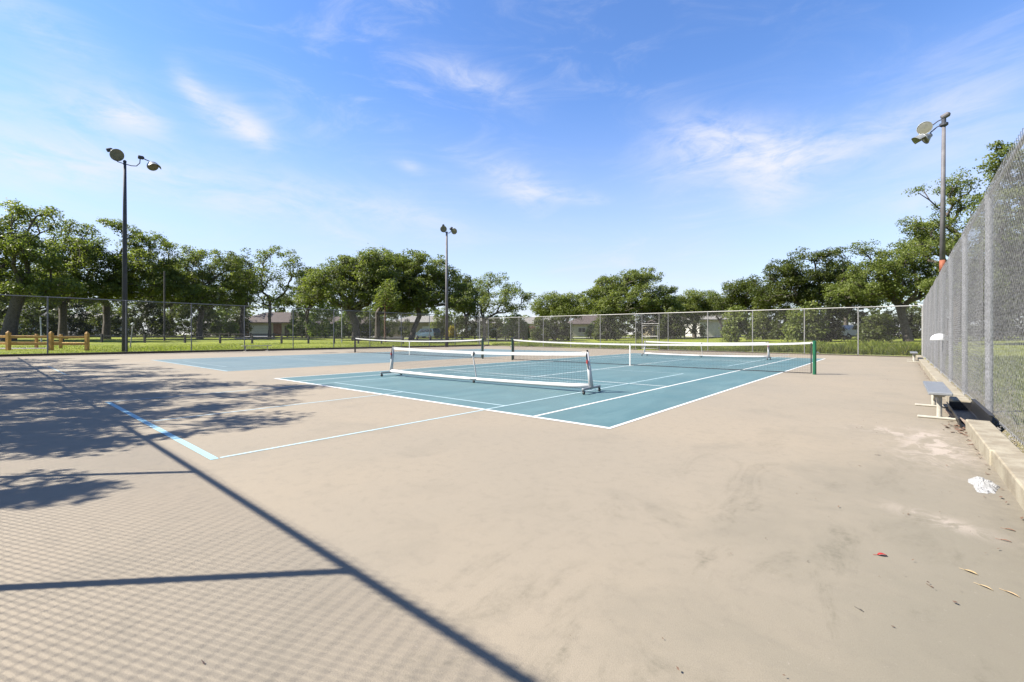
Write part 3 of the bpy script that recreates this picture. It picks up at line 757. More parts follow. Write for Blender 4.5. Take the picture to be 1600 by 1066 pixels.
# ------------------------------------------------------------------ trees
def leaves(name, cent, rad, per, size, m, parent, rg, flat=.62, up=.5, kind=None, tintbias=0.0):
    """clumps of leaf-sized quads spread over small flattened shells"""
    n = len(cent); N_ = n*per
    ci = np.repeat(np.arange(n), per)
    d = rg.normal(size=(N_, 3)); d /= np.linalg.norm(d, axis=1, keepdims=True)
    d[:, 2] = np.where(rg.random(N_) < .45, np.abs(d[:, 2]), d[:, 2])
    r = rad[ci]*(.35 + .65*rg.random(N_)**.6)*(1+.25*rg.normal(size=N_)*(rg.random(N_) < .25))
    off = d*r[:, None]; off[:, 2] *= flat
    P = cent[ci] + off
    nr = d*.6 + np.array([0, 0, up]) + rg.normal(size=(N_, 3))*.55; nr /= np.linalg.norm(nr, axis=1, keepdims=True)
    a = np.cross(nr, rg.normal(size=(N_, 3))); a /= np.linalg.norm(a, axis=1, keepdims=True); b = np.cross(nr, a)
    s = size*(.6+.8*rg.random(N_)); a *= s[:, None]*.5; b *= s[:, None]*.30
    V = np.empty((N_, 4, 3)); V[:, 0] = P-a; V[:, 1] = P+b; V[:, 2] = P+a; V[:, 3] = P-b
    Fc = np.arange(N_*4).reshape(N_, 4)
    ct = rg.random(n)
    tint = np.clip(ct[ci]*.55 + rg.random(N_)*.45 + tintbias, 0, 1)
    o = fast_mesh(name, V.reshape(-1, 3), Fc, m, parent, tint)
    if kind: o['kind'] = kind
    return o
def skeleton(cent, trunk, rg, tip=.022, expo=.46, wig=.12):
    """connect clump centres back to the trunk; returns segments (p, q, r0, r1)"""
    nodes = [np.array(p, float) for p in trunk]; par = [-1]+list(range(len(trunk)-1)); plen = [0.0]
    for i in range(1, len(trunk)): plen.append(plen[-1]+np.linalg.norm(nodes[i]-nodes[i-1]))
    top = nodes[-1]; order = np.argsort(np.linalg.norm(cent-top, axis=1)); leafn = []
    t0 = len(trunk)-1
    for i in order:
        c = cent[i] - np.array([0, 0, .15]); A = np.array(nodes[t0:]); dd = np.linalg.norm(A-c, axis=1)
        cost = dd + .32*(np.array(plen[t0:])) + np.where(A[:, 2] > c[2]+.6, 1.5, 0)
        j = int(np.argmin(cost)) + t0; p = nodes[j]; L = np.linalg.norm(c-p)
        kseg = 3 if L > 2.4 else 2; prev = j
        for s in range(1, kseg+1):
            q_ = p + (c-p)*s/kseg
            if s < kseg: q_ = q_ + rg.normal(size=3)*wig*L*.5 + np.array([0, 0, .10*L*math.sin(PI*s/kseg)])
            nodes.append(q_); par.append(prev); plen.append(plen[prev]+np.linalg.norm(q_-nodes[prev])); prev = len(nodes)-1
        leafn.append(prev)
    cnt = np.zeros(len(nodes))
    for l in leafn: cnt[l] += 1
    for i in range(len(nodes)-1, 0, -1):
        if par[i] >= 0: cnt[par[i]] += cnt[i]
    R = tip*np.maximum(cnt, 1)**expo
    return nodes, par, R
def branches_mesh(name, nodes, par, R, m, parent, nside=6, flare=1.35, rmax=None):
    nn = len(nodes); P = []; Q = []; r0 = []; r1 = []
    for i in range(1, nn):
        j = par[i]; a = min(R[j], R[i]*1.6) if j > 0 else R[j]*flare
        P.append(nodes[j]); Q.append(nodes[i]); r0.append(a); r1.append(R[i])
    P, Q, r0, r1 = map(np.array, (P, Q, r0, r1))
    if rmax: r0 = np.minimum(r0, rmax*flare); r1 = np.minimum(r1, rmax)
    d = Q-P; Ln = np.linalg.norm(d, axis=1, keepdims=True); d = d/np.maximum(Ln, 1e-6)
    ref = np.where(np.abs(d[:, 2:3]) > .9, np.array([[1., 0, 0]]), np.array([[0, 0, 1.]]))
    a = np.cross(d, ref); a /= np.linalg.norm(a, axis=1, keepdims=True); b = np.cross(d, a)
    V = []
    for (pt, rr) in ((P, r0), (Q + d*r1[:, None]*.35, r1)):
        for s in range(nside):
            t_ = 2*PI*s/nside; V.append(pt + (a*math.cos(t_)+b*math.sin(t_))*rr[:, None])
    K = len(P); V = np.stack(V, 1).reshape(-1, 3); base = np.arange(K)[:, None]*(2*nside); Fc = []
    for s in range(nside):
        s2 = (s+1) % nside; Fc.append(np.concatenate([base+s, base+s2, base+nside+s2, base+nside+s], 1))
    o = fast_mesh(name, V, np.concatenate(Fc), m, parent); o.data.shade_smooth(); return o

GR_FAR = 'live oaks beyond the fences'
def lobe_centres(lobes, crad, rg, fill=1.0):
    out = []
    for (c, r) in lobes:
        c, r = np.array(c, float), np.array(r, float)
        vol = 4/3*PI*r[0]*r[1]*r[2]; n = max(3, int(fill*vol/(crad**3*4.4)))
        n = min(n, 90)
        for _ in range(n):
            d = rg.normal(size=3); d /= np.linalg.norm(d); k_ = rg.random()**(1/2.4)
            if d[2] < -.3: d[2] *= .5
            out.append(c + d*r*k_)
    return np.array(out)
def oak(label, u, D, lobes_px, seed, crad=.8, per=112, leaf=.215, m=leaf_oak, fork=.30, lean=(0,0), fill=1.0, tip=.026, depthf=.8, barkm=bark, group=GR_FAR, trunks=None, rmax=None, name='oak_tree', flat=.72, cat='tree', moss=0.0):
    """lobes_px: foliage masses (u, v, ru, rv) read off the photo, given real size and depth at distance D"""
    rg = np.random.default_rng(seed); x, y = at(u, D); z = float(zt(x, y))-.05; ppm = F/D
    t = thing(name, label, cat, (x, y, z), 0, group)
    R_ = np.array([COS, SIN, 0]); Fv = np.array([-SIN, COS, 0]); lobes = []
    for (lu, lv, ru, rv) in lobes_px:
        c = R_*(lu-u)/ppm + np.array([0, 0, hz(lv, D)-z]) + Fv*rg.uniform(-.35, .35)*ru/ppm
        rr = max(ru/ppm, 1.0); lobes.append((c, (rr, rr*depthf+.6, max(rv/ppm, .7))))
    cent = []
    for c, r in lobes:
        vol = 4/3*PI*r[0]*r[1]*r[2]; n = int(min(120, max(6, fill*2.25*vol/(crad**3*5.2))))
        d = rg.normal(size=(n, 3)); d /= np.linalg.norm(d, axis=1, keepdims=True)
        kk = rg.random(n)**(1/2.6); loc = d*kk[:, None]*np.array(r)
        # lobe radii are given in photo right / depth / up: rotate to world
        cent.append(c + loc[:, :1]*R_ + loc[:, 1:2]*Fv + loc[:, 2:]*np.array([0, 0, 1]))
    cent = np.concatenate(cent); cent = cent[cent[:, 2] > 1.4]
    H = cent[:, 2].max(); hf = H*fork
    sp_ = trunks or [(0, 0)]
    segs = None
    top = np.array([lean[0]*R_[0], lean[0]*R_[1], hf]); mid = top*.5 + np.array([rg.uniform(-.1,.1), rg.uniform(-.1,.1), 0])
    trunk = [np.zeros(3), mid*np.array([.8,.8,1]), top]
    nodes, par, R = skeleton(cent, trunk, rg, tip)
    branches_mesh('trunk', nodes, par, R, barkm, t, rmax=rmax)
    rad = crad*(.75+.5*rg.random(len(cent)))
    leaves('crown', cent, rad, per, leaf, m, t, rg, flat)
    if moss > 0:
        sel = cent[rg.random(len(cent)) < moss] - np.array([0, 0, .7])
        if len(sel): leaves('hanging_moss', sel, np.full(len(sel), .42), 34, .22, leaf_moss, t, rg, 2.0, -.1)
    return t
TREES = [
 ('tallest open oak at the left edge with a thick leaning grey trunk', 12, 47, [(28,335,44,20),(-10,380,50,35),(20,385,45,28),(62,400,35,28),(0,440,50,28),(55,450,50,24),(-70,430,60,60)], dict(fill=.75, lean=(1.2,0), fork=.34, tip=.032)),
 ('rounded oak between the left edge tree and the dark light pole', 98, 55, [(108,362,26,16),(140,385,32,16),(105,400,42,28),(150,418,38,28),(112,448,50,28),(160,455,35,24)], dict(fill=.9)),
 ('oak with a lone high tuft right behind the dark light pole', 166, 58, [(188,358,24,11),(235,378,34,18),(200,400,32,20),(240,412,38,26),(205,440,50,28),(255,445,32,24),(175,450,30,28)], dict(fill=.8)),
 ('wide spreading oak with pale forked trunk between pole and driveway house', 312, 62, [(300,403,28,15),(345,410,34,18),(275,430,28,24),(305,440,45,26),(355,440,38,28),(325,466,60,16)], dict(fill=.62, fork=.2, moss=.25)),
 ('airy oak with a forked trunk standing before the brown roofed house', 421, 62, [(402,402,24,13),(432,396,22,10),(462,408,13,11),(400,428,26,16),(440,430,22,16),(466,428,14,12),(388,452,26,15),(450,455,28,10),(415,470,26,10)], dict(fill=.55, per=90, fork=.26)),
 ('broad mossy oak with a long low limb left of centre', 556, 60, [(590,403,38,14),(540,418,42,20),(512,440,34,22),(580,432,42,28),(548,462,46,20),(495,462,28,16),(605,462,28,22)], dict(fill=1.0, fork=.2, moss=.35, tip=.032)),
 ('upright oak crowded between the mossy oak and the leaning trunk oak', 590, 66, [(610,408,30,14),(630,425,36,20),(600,445,36,26),(640,456,38,24),(618,475,44,16)], dict(fill=.9, moss=.2)),
 ('dense oak with a leaning trunk just left of the centre light pole', 642, 64, [(658,408,36,14),(690,428,28,18),(660,440,42,24),(708,452,26,16),(675,468,42,16),(722,470,24,14)], dict(fill=.95, lean=(1.2,0), fork=.28)),
 ('separate round oak with pale branches right of the centre light pole', 757, 64, [(770,441,34,13),(745,460,24,14),(795,458,30,14),(775,475,42,14),(822,466,9,7),(740,482,22,10),(800,484,22,8)], dict(fill=.55, per=90, fork=.24)),
 ('low oak left of the tallest oak behind the end fence', 885, 74, [(868,470,32,14),(900,472,24,12),(848,484,24,10),(880,488,40,12)], dict(fill=1.0, fork=.15)),
 ('tallest round oak behind the end fence left of the gate', 950, 70, [(960,446,34,18),(1000,436,36,14),(1040,455,22,10),(935,466,28,18),(985,466,56,22),(1030,478,40,16),(955,482,40,14)], dict(fill=1.0, fork=.15, moss=.1)),
 ('low rounded oak just right of the gate', 1085, 76, [(1085,468,34,12),(1060,478,28,12),(1112,476,18,12),(1085,486,44,10)], dict(fill=1.1, fork=.15)),
 ('dark oak sloping up from the right of the low rounded oak', 1170, 62, [(1150,455,26,16),(1182,446,28,14),(1160,474,40,16),(1200,464,28,18)], dict(fill=1.0, fork=.2, m=leaf_dark)),
 ('double humped dark oak with the high tufts behind the end fence', 1258, 56, [(1222,425,30,16),(1258,402,24,11),(1292,404,24,12),(1240,438,42,22),(1302,432,32,24),(1208,462,34,18),(1275,465,50,18)], dict(fill=.95, m=leaf_dark, fork=.25)),
 ('large light green oak with a dark crooked trunk near the far right corner', 1420, 45, [(1352,392,22,7),(1362,428,40,20),(1402,405,40,22),(1434,385,30,18),(1332,455,36,16),(1392,450,50,22),(1440,435,36,28)], dict(fill=.95, lean=(-.8,0), fork=.30, crad=.65, leaf=.17, per=100)),
 ('tallest oak rising behind the right floodlight pole', 1486, 36, [(1482,288,40,14),(1500,318,34,16),(1440,352,30,14),(1478,358,40,20),(1436,390,34,16),(1492,395,44,24),(1510,440,50,30)], dict(fill=.72, crad=.55, leaf=.14, per=90, fork=.3, lean=(.5,0))),
 ('oak showing a small branch tip above the near right fence', 1640, 24, [(1566,246,20,9),(1600,262,26,12),(1640,280,50,35),(1590,330,40,40),(1680,350,80,60)], dict(fill=.8, crad=.45, leaf=.12, per=110, fork=.35)),
 ('dark oak seen through the wire mesh of the right fence', 1560, 52, [(1545,430,46,34),(1585,400,40,34),(1560,475,60,24)], dict(fill=.9, m=leaf_shaded)),
 ('oak with shade-darkened leaves seen through the nearest right fence mesh', 1660, 44, [(1620,400,60,60),(1680,380,60,60),(1640,460,80,36)], dict(fill=.8, m=leaf_shaded)),
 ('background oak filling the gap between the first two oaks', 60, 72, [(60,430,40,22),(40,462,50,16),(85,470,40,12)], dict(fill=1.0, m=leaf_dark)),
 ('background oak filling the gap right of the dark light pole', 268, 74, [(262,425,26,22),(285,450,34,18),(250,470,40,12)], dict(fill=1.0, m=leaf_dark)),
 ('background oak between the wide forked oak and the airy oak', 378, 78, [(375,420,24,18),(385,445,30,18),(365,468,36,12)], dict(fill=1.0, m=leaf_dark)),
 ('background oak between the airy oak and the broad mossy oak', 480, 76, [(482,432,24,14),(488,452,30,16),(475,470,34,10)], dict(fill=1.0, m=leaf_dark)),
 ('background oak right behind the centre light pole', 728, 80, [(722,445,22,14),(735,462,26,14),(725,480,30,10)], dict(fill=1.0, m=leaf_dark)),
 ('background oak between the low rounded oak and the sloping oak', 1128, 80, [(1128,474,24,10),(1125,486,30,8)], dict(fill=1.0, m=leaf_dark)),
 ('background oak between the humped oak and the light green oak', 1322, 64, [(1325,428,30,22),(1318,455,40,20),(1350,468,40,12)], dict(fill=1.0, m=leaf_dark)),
 ('small slender tree with a reddish trunk behind the tennis nets', 602, 56, [(606,452,16,18),(596,470,12,12),(612,474,12,10)], dict(fill=1.1, per=80, barkm=redbark, fork=.55, rmax=.16)),
]
for i, (lab, u, D, lb, kw) in enumerate(TREES): oak(lab, u, D, lb, 100+i, **kw)

# trees behind the viewer's fence: they cast the ragged shade on the left paving
def shade_tree(label, x, y, H, cr, seed, n=70, crad=.55, zr=.27):
    rg = np.random.default_rng(seed); t = thing('oak_tree', label, 'tree', (x, y, float(zt(x, y))-.05), 0, 'oaks behind the viewer')
    d = rg.normal(size=(n, 3)); d /= np.linalg.norm(d, axis=1, keepdims=True); kk = rg.random(n)**(1/2.0)
    cent = np.array([0, 0, H*.68]) + d*kk[:, None]*np.array([cr[0], cr[1], H*zr])
    nodes, par, R = skeleton(cent, [np.zeros(3), np.array([.1, 0, H*.15]), np.array([.15, .1, H*.32])], rg, .022)
    branches_mesh('trunk', nodes, par, R, bark, t)
    leaves('crown', cent, crad*(.7+.6*rg.random(n)), 170, .12, leaf_oak, t, rg, .6)
shade_tree('oak behind the viewer casting the nearest dark shade on the paving', -11.8, -9.5, 9.7, (3.0, 2.6), 301, 62)
shade_tree('second oak behind the viewer shading the blue line', -15.6, -9.5, 11.2, (3.4, 2.9), 302, 74)
shade_tree('third oak behind the viewer shading the paving before the left court', -20.8, -10.4, 11.6, (3.8, 3.3), 303, 78)
shade_tree('fourth oak behind the viewer shading the foot of the left court', -27.5, -10.4, 11.6, (4.0, 3.4), 306, 72)
shade_tree('fifth oak behind the viewer near the left fence corner', -35.0, -10.8, 11.2, (4.2, 3.2), 304, 72)
shade_tree('small oak behind the viewer casting the low shade at the left', -8.9, -9.0, 7.6, (1.5, 1.0), 305, 14, .42, .14)
shade_tree('smallest oak behind the viewer casting the lowest shade spot at the left', -6.2, -9.2, 7.2, (.7, .5), 308, 6, .36, .10)

# ------------------------------------------------------------------ shrubs and undergrowth
def shrub(label, u, D, wpx, vtop, m, seed, group='shrubs beyond the fences', leaf=.235, per=66, crad=.6, dep=1.6):
    rg = np.random.default_rng(seed); x, y = at(u, D); z = float(zt(x, y))-.05; ppm = F/D
    t = thing('shrub', label, 'shrub', (x, y, z), 0, group); wd = wpx/ppm; h = max(hz(vtop, D)-z, .5)
    n = int(max(8, wd*dep*h*1.3/crad**2.2)); n = min(n, 90)
    a = rg.random(n)*2-1; b = rg.random(n)*2-1; zz = rg.random(n)*(1-.6*a*a)*(h-crad*.4)
    cent = a[:, None]*wd/2*np.array([[COS, SIN, 0]]) + b[:, None]*dep/2*np.array([[-SIN, COS, 0]]) + zz[:, None]*np.array([[0, 0, 1.]])
    cent[:, 2] += .25
    nodes, par, R = skeleton(cent, [np.zeros(3), np.array([0, 0, .2])], rg, .012)
    branches_mesh('stem', nodes, par, R, bark, t, 4)
    leaves('foliage', cent, crad*(.7+.5*rg.random(n)), per, leaf, m, t, rg, .8)
SH = [('dark shrub mass under the leftmost oak', 45, 64, 70, 470, leaf_dark), ('dark shrub behind the amber rail fence', 105, 66, 64, 470, leaf_shaded),
 ('dark shrub below the white gap of sky', 160, 68, 60, 478, leaf_dark), ('dark bush left of the utility pole', 228, 66, 60, 468, leaf_shaded),
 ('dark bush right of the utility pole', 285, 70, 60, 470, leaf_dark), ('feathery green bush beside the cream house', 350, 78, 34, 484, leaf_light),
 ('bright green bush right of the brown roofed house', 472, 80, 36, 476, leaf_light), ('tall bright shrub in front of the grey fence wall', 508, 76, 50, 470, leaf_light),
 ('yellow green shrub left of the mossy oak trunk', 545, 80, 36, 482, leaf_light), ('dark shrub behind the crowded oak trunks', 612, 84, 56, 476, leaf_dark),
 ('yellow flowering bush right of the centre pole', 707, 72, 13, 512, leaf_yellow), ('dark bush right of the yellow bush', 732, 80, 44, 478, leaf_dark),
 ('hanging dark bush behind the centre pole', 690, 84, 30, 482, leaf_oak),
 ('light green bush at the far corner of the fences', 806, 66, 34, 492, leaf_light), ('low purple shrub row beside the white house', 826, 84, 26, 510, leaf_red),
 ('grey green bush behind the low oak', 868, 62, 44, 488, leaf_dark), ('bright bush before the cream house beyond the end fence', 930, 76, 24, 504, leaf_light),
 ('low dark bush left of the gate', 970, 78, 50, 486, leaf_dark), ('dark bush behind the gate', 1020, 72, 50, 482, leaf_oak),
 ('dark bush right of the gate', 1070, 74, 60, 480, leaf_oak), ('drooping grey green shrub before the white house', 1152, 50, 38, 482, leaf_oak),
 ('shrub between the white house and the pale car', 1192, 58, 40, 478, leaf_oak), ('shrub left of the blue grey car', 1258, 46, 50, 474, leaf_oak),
 ('shrub overhanging between the two parked cars', 1298, 48, 44, 476, leaf_shaded), ('dark shrub right of the white pickup', 1368, 42, 44, 492, leaf_dark),
 ('dark undergrowth in the far right corner', 1405, 58, 60, 482, leaf_shaded), ('dark undergrowth behind the far part of the right fence', 1470, 56, 70, 450, leaf_shaded),
 ('dark undergrowth seen through the middle of the right fence', 1530, 50, 80, 430, leaf_shaded), ('dark undergrowth seen through the nearest right fence mesh', 1610, 44, 110, 430, leaf_shaded),
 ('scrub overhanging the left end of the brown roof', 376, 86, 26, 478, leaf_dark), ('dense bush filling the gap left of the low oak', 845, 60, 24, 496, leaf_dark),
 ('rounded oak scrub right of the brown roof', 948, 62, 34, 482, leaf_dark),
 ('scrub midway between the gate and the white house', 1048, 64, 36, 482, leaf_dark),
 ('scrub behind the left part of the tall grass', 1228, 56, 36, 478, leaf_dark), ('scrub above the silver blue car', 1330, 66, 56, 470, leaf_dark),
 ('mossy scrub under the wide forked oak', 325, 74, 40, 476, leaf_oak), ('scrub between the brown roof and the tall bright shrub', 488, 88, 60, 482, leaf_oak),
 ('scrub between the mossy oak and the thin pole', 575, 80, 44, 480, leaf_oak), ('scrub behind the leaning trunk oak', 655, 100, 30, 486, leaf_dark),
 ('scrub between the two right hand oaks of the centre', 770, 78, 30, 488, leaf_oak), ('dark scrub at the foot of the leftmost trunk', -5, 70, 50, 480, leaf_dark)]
for i, (lab, u, D, wp, vt, m_) in enumerate(SH): shrub(lab, u, D, wp, vt, m_, 500+i)

# far woodland closing the horizon: one mass nobody could count
rg = np.random.default_rng(77); us = rg.uniform(-500, 2300, 1450); Ds = rg.uniform(118, 150, 1450)
hh = np.interp(us, [-500, 600, 660, 770, 840, 900, 1100, 1200, 2300], [11, 10, 6.5, 4.5, 4.5, 8, 8.5, 13, 15]) + 1.0*np.sin(us*.031) + .6*np.sin(us*.087+1)
cent = []
for u_, d_, h_ in zip(us, Ds, hh):
    x, y = at(u_, d_); cent.append((x, y, 1.0 + rg.random()**.7*max(h_, 1.5)))
for _ in range(650):      # the same wood goes on round the rest of the park
    a_ = rg.uniform(.62, 5.05) - 0.0; d_ = rg.uniform(105, 150)
    cent.append((CX + d_*math.sin(a_), CY + d_*math.cos(a_), 1.0 + rg.random()**.7*9.5))
cent = np.array(cent)
o = leaves('woodland', cent, 1.7*(.7+.6*rg.random(len(cent))), 50, .8, leaf_dark, None, rg, .7); o['kind'] = 'stuff'

# ------------------------------------------------------------------ roads
def ribbon(name, pts, wd, m, lift=.03):
    mb = MB(); vs = []; fs = []
    for i, p in enumerate(pts):
        a, b = Vector(pts[max(i-1, 0)]), Vector(pts[min(i+1, len(pts)-1)]); d = (b-a).normalized(); nn = Vector((-d.y, d.x))
        for s in (-1, 1):
            q_ = Vector(p) + nn*s*wd/2; vs.append((q_.x, q_.y, float(zt(q_.x, q_.y))+lift))
    for i in range(len(pts)-1): fs.append((2*i, 2*i+1, 2*i+3, 2*i+2))
    return tag(mb.add(vs, fs).build(name, m), kind='structure')
ribbon('road', [at(u, 82-.008*(u-800)) for u in range(560, 1700, 60)], 6.0, asphalt, .06)
ribbon('driveway', [at(398, 62), at(402, 72), at(404, 88)], 5.0, asphalt, .07)
ribbon('street', [at(u, 96) for u in range(-300, 700, 50)], 6.0, asphalt, .06)
ribbon('parking_strip', [at(u, 68) for u in range(600, 830, 30)], 4.0, asphalt, .08)
ribbon('path', [at(-80, 31.5), at(20, 32), at(80, 33)], 1.2, asphalt, .05)

# ------------------------------------------------------------------ houses
def house(label, u, D, W, Dp, Hw, Hr, wallm, roofm, turn=0.0, openings=(), name='house'):
    x, y = at(u, D); z = float(zt(x, y)); t = thing(name, label, 'house', (x, y, z), YAW+turn, 'houses across the street')
    MB().box((0, Dp/2, Hw/2-.2), (W, Dp, Hw+.4)).build('wall', wallm, t)
    o = .6; rz0 = Hw+.003; b = MB(); rx = W/2+o; ri = max(W/2-Dp*.45, W*.12)
    b.add([(-rx,-o,rz0),(rx,-o,rz0),(rx,Dp+o,rz0),(-rx,Dp+o,rz0),(-ri,Dp/2,rz0+Hr),(ri,Dp/2,rz0+Hr),(-rx,-o,rz0+.16),(rx,-o,rz0+.16),(rx,Dp+o,rz0+.16),(-rx,Dp+o,rz0+.16)],
          [(3,2,1,0),(0,1,7,6),(1,2,8,7),(2,3,9,8),(3,0,6,9),(6,7,5,4),(7,8,5),(8,9,4,5),(9,6,4)])
    b.build('roof', roofm, t)
    for (kind, cx, cz, w_, h_) in openings:
        if kind == 'garage':
            g = thing_part = MB().box((cx, -.03, cz), (w_, .06, h_)).build('garage_door', whitewall, t)
            for s in range(1, 4): MB().box((cx, -.065, cz-h_/2+h_*s/4), (w_, .012, .03)).build('panel_joint', mat('joint_grey', (.35,.34,.32), .8), g)
        elif kind == 'window':
            g = MB().box((cx, -.03, cz), (w_, .06, h_)).build('window_frame', whitewall, t)
            for s in (-1, 1): MB().box((cx+s*w_*.235, -.065, cz), (w_*.42, .012, h_*.84)).build('pane', glass, g)
        elif kind == 'door':
            MB().box((cx, -.03, cz), (w_, .06, h_)).build('door', mat('dark_door', (.06,.035,.03), .5), t)
        elif kind == 'brick':
            MB().box((cx, -.045, cz), (w_, .085, h_)).build('brick_front', brick, t)
    return t
house('brown roofed house with a white garage door and brick front behind the forked oak', 425, 92, 14.5, 9, 2.7, 2.4, creamwall, brownroof, .05,
      [('brick', -5.3, 1.2, 1.6, 2.8), ('garage', -2.3, 1.08, 4.3, 2.2), ('brick', 1.1, 1.2, 1.6, 2.8), ('door', 3.0, 1.05, .95, 2.1), ('window', 5.4, 1.45, 1.9, 1.2)])
house('cream house half hidden behind the feathery bush', 350, 96, 9, 7, 2.7, 1.9, creamwall, greyroof, -.1, [('window', -1.6, 1.4, 1.5, 1.2), ('door', 1.6, 1.05, .95, 2.1)])
house('tan house behind the leaning trunk oak', 656, 94, 12, 8, 2.9, 1.6, tanwall, greyroof, .05, [('window', -3.4, 1.5, 1.8, 1.2), ('garage', 2.6, 1.08, 4.2, 2.2)])
house('small white house right of the centre light pole', 757, 104, 9, 7, 2.8, 1.7, whitewall, greyroof, 0, [('window', .2, 1.5, 1.7, 1.1), ('door', -2.6, 1.05, .95, 2.1)])
house('white house beyond the far fence corner', 846, 106, 13, 8, 2.8, 1.8, whitewall, greyroof, -.05, [('window', -3.6, 1.5, 1.8, 1.1), ('window', 3.9, 1.5, 1.8, 1.1), ('door', 1.0, 1.05, .95, 2.1)])
house('cream house with a dark brown roof left of the gate', 928, 98, 11, 8, 2.6, 2.1, creamwall, brownroof, 0, [('window', -2.6, 1.4, 1.7, 1.1), ('window', 2.6, 1.4, 1.7, 1.1)])
house('pale house seen between trunks right of the gate', 1062, 102, 12, 8, 2.7, 1.9, tanwall, brownroof, .05, [('window', -2.6, 1.4, 1.7, 1.1), ('garage', 3.0, 1.08, 4.2, 2.2)])
house('tall white gabled house behind the drooping grey shrub', 1126, 88, 8, 8, 3.2, 1.5, whitewall, greyroof, 0, [('window', 1.8, 1.6, 1.7, 1.1)])
house('pale blue white house at the left edge of the view', -8, 84, 8, 8, 3.6, 2.2, whitewall, greyroof, 0, [('window', 2.2, 1.6, 1.5, 1.1)])
house('low white roofed house between the oaks at the left', 128, 96, 9, 7, 3.6, 1.8, whitewall, greyroof, 0, [('window', 0, 1.6, 1.5, 1.1)])
house('long brick house behind the bright shrubs', 540, 100, 16, 8, 2.6, 1.9, mat('grey_wall', (.22,.21,.22), .85, 0, .2, 3), brownroof, 0, [('window', -4.6, 1.4, 1.7, 1.1), ('door', 0, 1.05, .95, 2.1), ('window', 4.6, 1.4, 1.7, 1.1)])

# ------------------------------------------------------------------ vehicles
def vehicle(name, label, cat, u, D, heading, prof, cab, L, W, paint, z0=.0):
    """prof: side outline (x, z); cab: glazed outline; wheels at +-.31 L"""
    x, y = at(u, D); t = thing(name, label, cat, (x, y, float(zt(x, y))+z0), heading, 'vehicles parked across the street')
    b = MB(); n = len(prof); vs = []
    for (yy, sc) in ((-W/2, 0), (-W/2+.10, 1), (W/2-.10, 1), (W/2, 0)):
        for (px, pz) in prof:
            inset = .14*max(0, pz-.95) if sc == 0 else 0
            s_ = 1 if sc else .985
            vs.append((px*s_, yy*(1-inset*2/W*1.2), pz if sc else .04+pz*.965))
    fs = []
    for k_ in range(3):
        for i in range(n): j = (i+1) % n; fs.append((k_*n+i, k_*n+j, (k_+1)*n+j, (k_+1)*n+i))
    fs += [tuple(range(n-1, -1, -1)), tuple(3*n+i for i in range(n))]
    b.add(vs, fs).build('body', paint, t)
    for g in cab:
        for s in (-1, 1):
            gv = [(px, s*(W/2*(1-.24/W*max(0, pz-.95)*1.2)+.006), pz) for px, pz in g]
            MB().add(gv+[(a, q_-s*.01, c_) for a, q_, c_ in gv], [tuple(range(len(g))), tuple(range(2*len(g)-1, len(g)-1, -1))]).build('side_window', glass, t)
    for px in (-.31*L, .31*L):
        for s in (-1, 1):
            w_ = MB().tube([(px, s*(W/2-.20), .33), (px, s*(W/2+.012), .33)], .33, 18).build('wheel', rubber, t)
            MB().tube([(px, s*(W/2+.0), .33), (px, s*(W/2+.022), .33)], .19, 12).build('hub', alu, w_)
    for s in (-1, 1):
        MB().box((L/2-.06, s*(W/2-.28), .72), (.10, .34, .14), None, .02).build('headlight', mat('headlight_glass', (.6,.6,.6), .1), t)
        MB().box((-L/2+.05, s*(W/2-.2), .85), (.08, .2, .2), None, .02).build('tail_light', mat('tail_lamp_red', (.3,.02,.02), .3), t)
    MB().box((L/2-.02, 0, .45), (.10, W*.94, .18), None, .03).build('front_bumper', mat('grey_bumper', (.2,.2,.2), .5), t)
    MB().box((-L/2+.02, 0, .45), (.10, W*.94, .18), None, .03).build('rear_bumper', mat('grey_bumper', (.2,.2,.2), .5), t)
    return t
suv = [(-2.3,.35),(2.3,.35),(2.32,.75),(2.15,.98),(1.25,1.08),(.65,1.62),(-1.9,1.68),(-2.28,1.05)]
suvg = [[(.95,1.12),(.55,1.55),(-.15,1.58),(-.15,1.12)], [(-.25,1.12),(-.25,1.58),(-1.1,1.58),(-1.1,1.12)], [(-1.2,1.12),(-1.2,1.56),(-1.75,1.55),(-1.95,1.12)]]
pick = [(-2.7,.45),(2.7,.45),(2.72,.85),(2.55,1.05),(1.5,1.14),(.95,1.72),(-.55,1.75),(-.75,1.16),(-2.7,1.14)]
pickg = [[(1.2,1.18),(.88,1.64),(.25,1.66),(.25,1.18)], [(.15,1.18),(.15,1.66),(-.48,1.66),(-.6,1.18)]]
van = [(-3.2,.4),(3.0,.4),(3.05,1.0),(2.7,1.4),(2.1,2.35),(-3.1,2.45),(-3.25,1.2)]
vang = [[(2.45,1.45),(1.95,2.1),(1.3,2.1),(1.3,1.45)], [(.8,1.45),(.8,1.95),(-.4,1.95),(-.4,1.45)], [(-.8,1.45),(-.8,1.95),(-2.2,1.95),(-2.2,1.45)]]
vehicle('parked_car', 'blue grey car parked before the tan house', 'car', 667, 76, YAW+2.6, suv, suvg, 4.6, 1.85, mat('blue_grey_paint', (.12,.19,.25), .25, .3))
vehicle('parked_pickup', 'white pickup parked behind the shrubs at the right', 'pickup truck', 1335, 56, YAW+3.25, pick, pickg, 5.4, 1.95, mat('white_paint', (.8,.8,.8), .25))
vehicle('parked_car', 'silver blue car parked left of the white pickup', 'car', 1303, 60, YAW+.1, suv, suvg, 4.6, 1.85, mat('silver_blue_paint', (.33,.40,.52), .25, .4))
vehicle('parked_van', 'white camper van half hidden behind shrubs beyond the end fence', 'van', 1217, 96, YAW+.05, van, vang, 6.2, 2.1, mat('white_paint', (.8,.8,.8), .25))
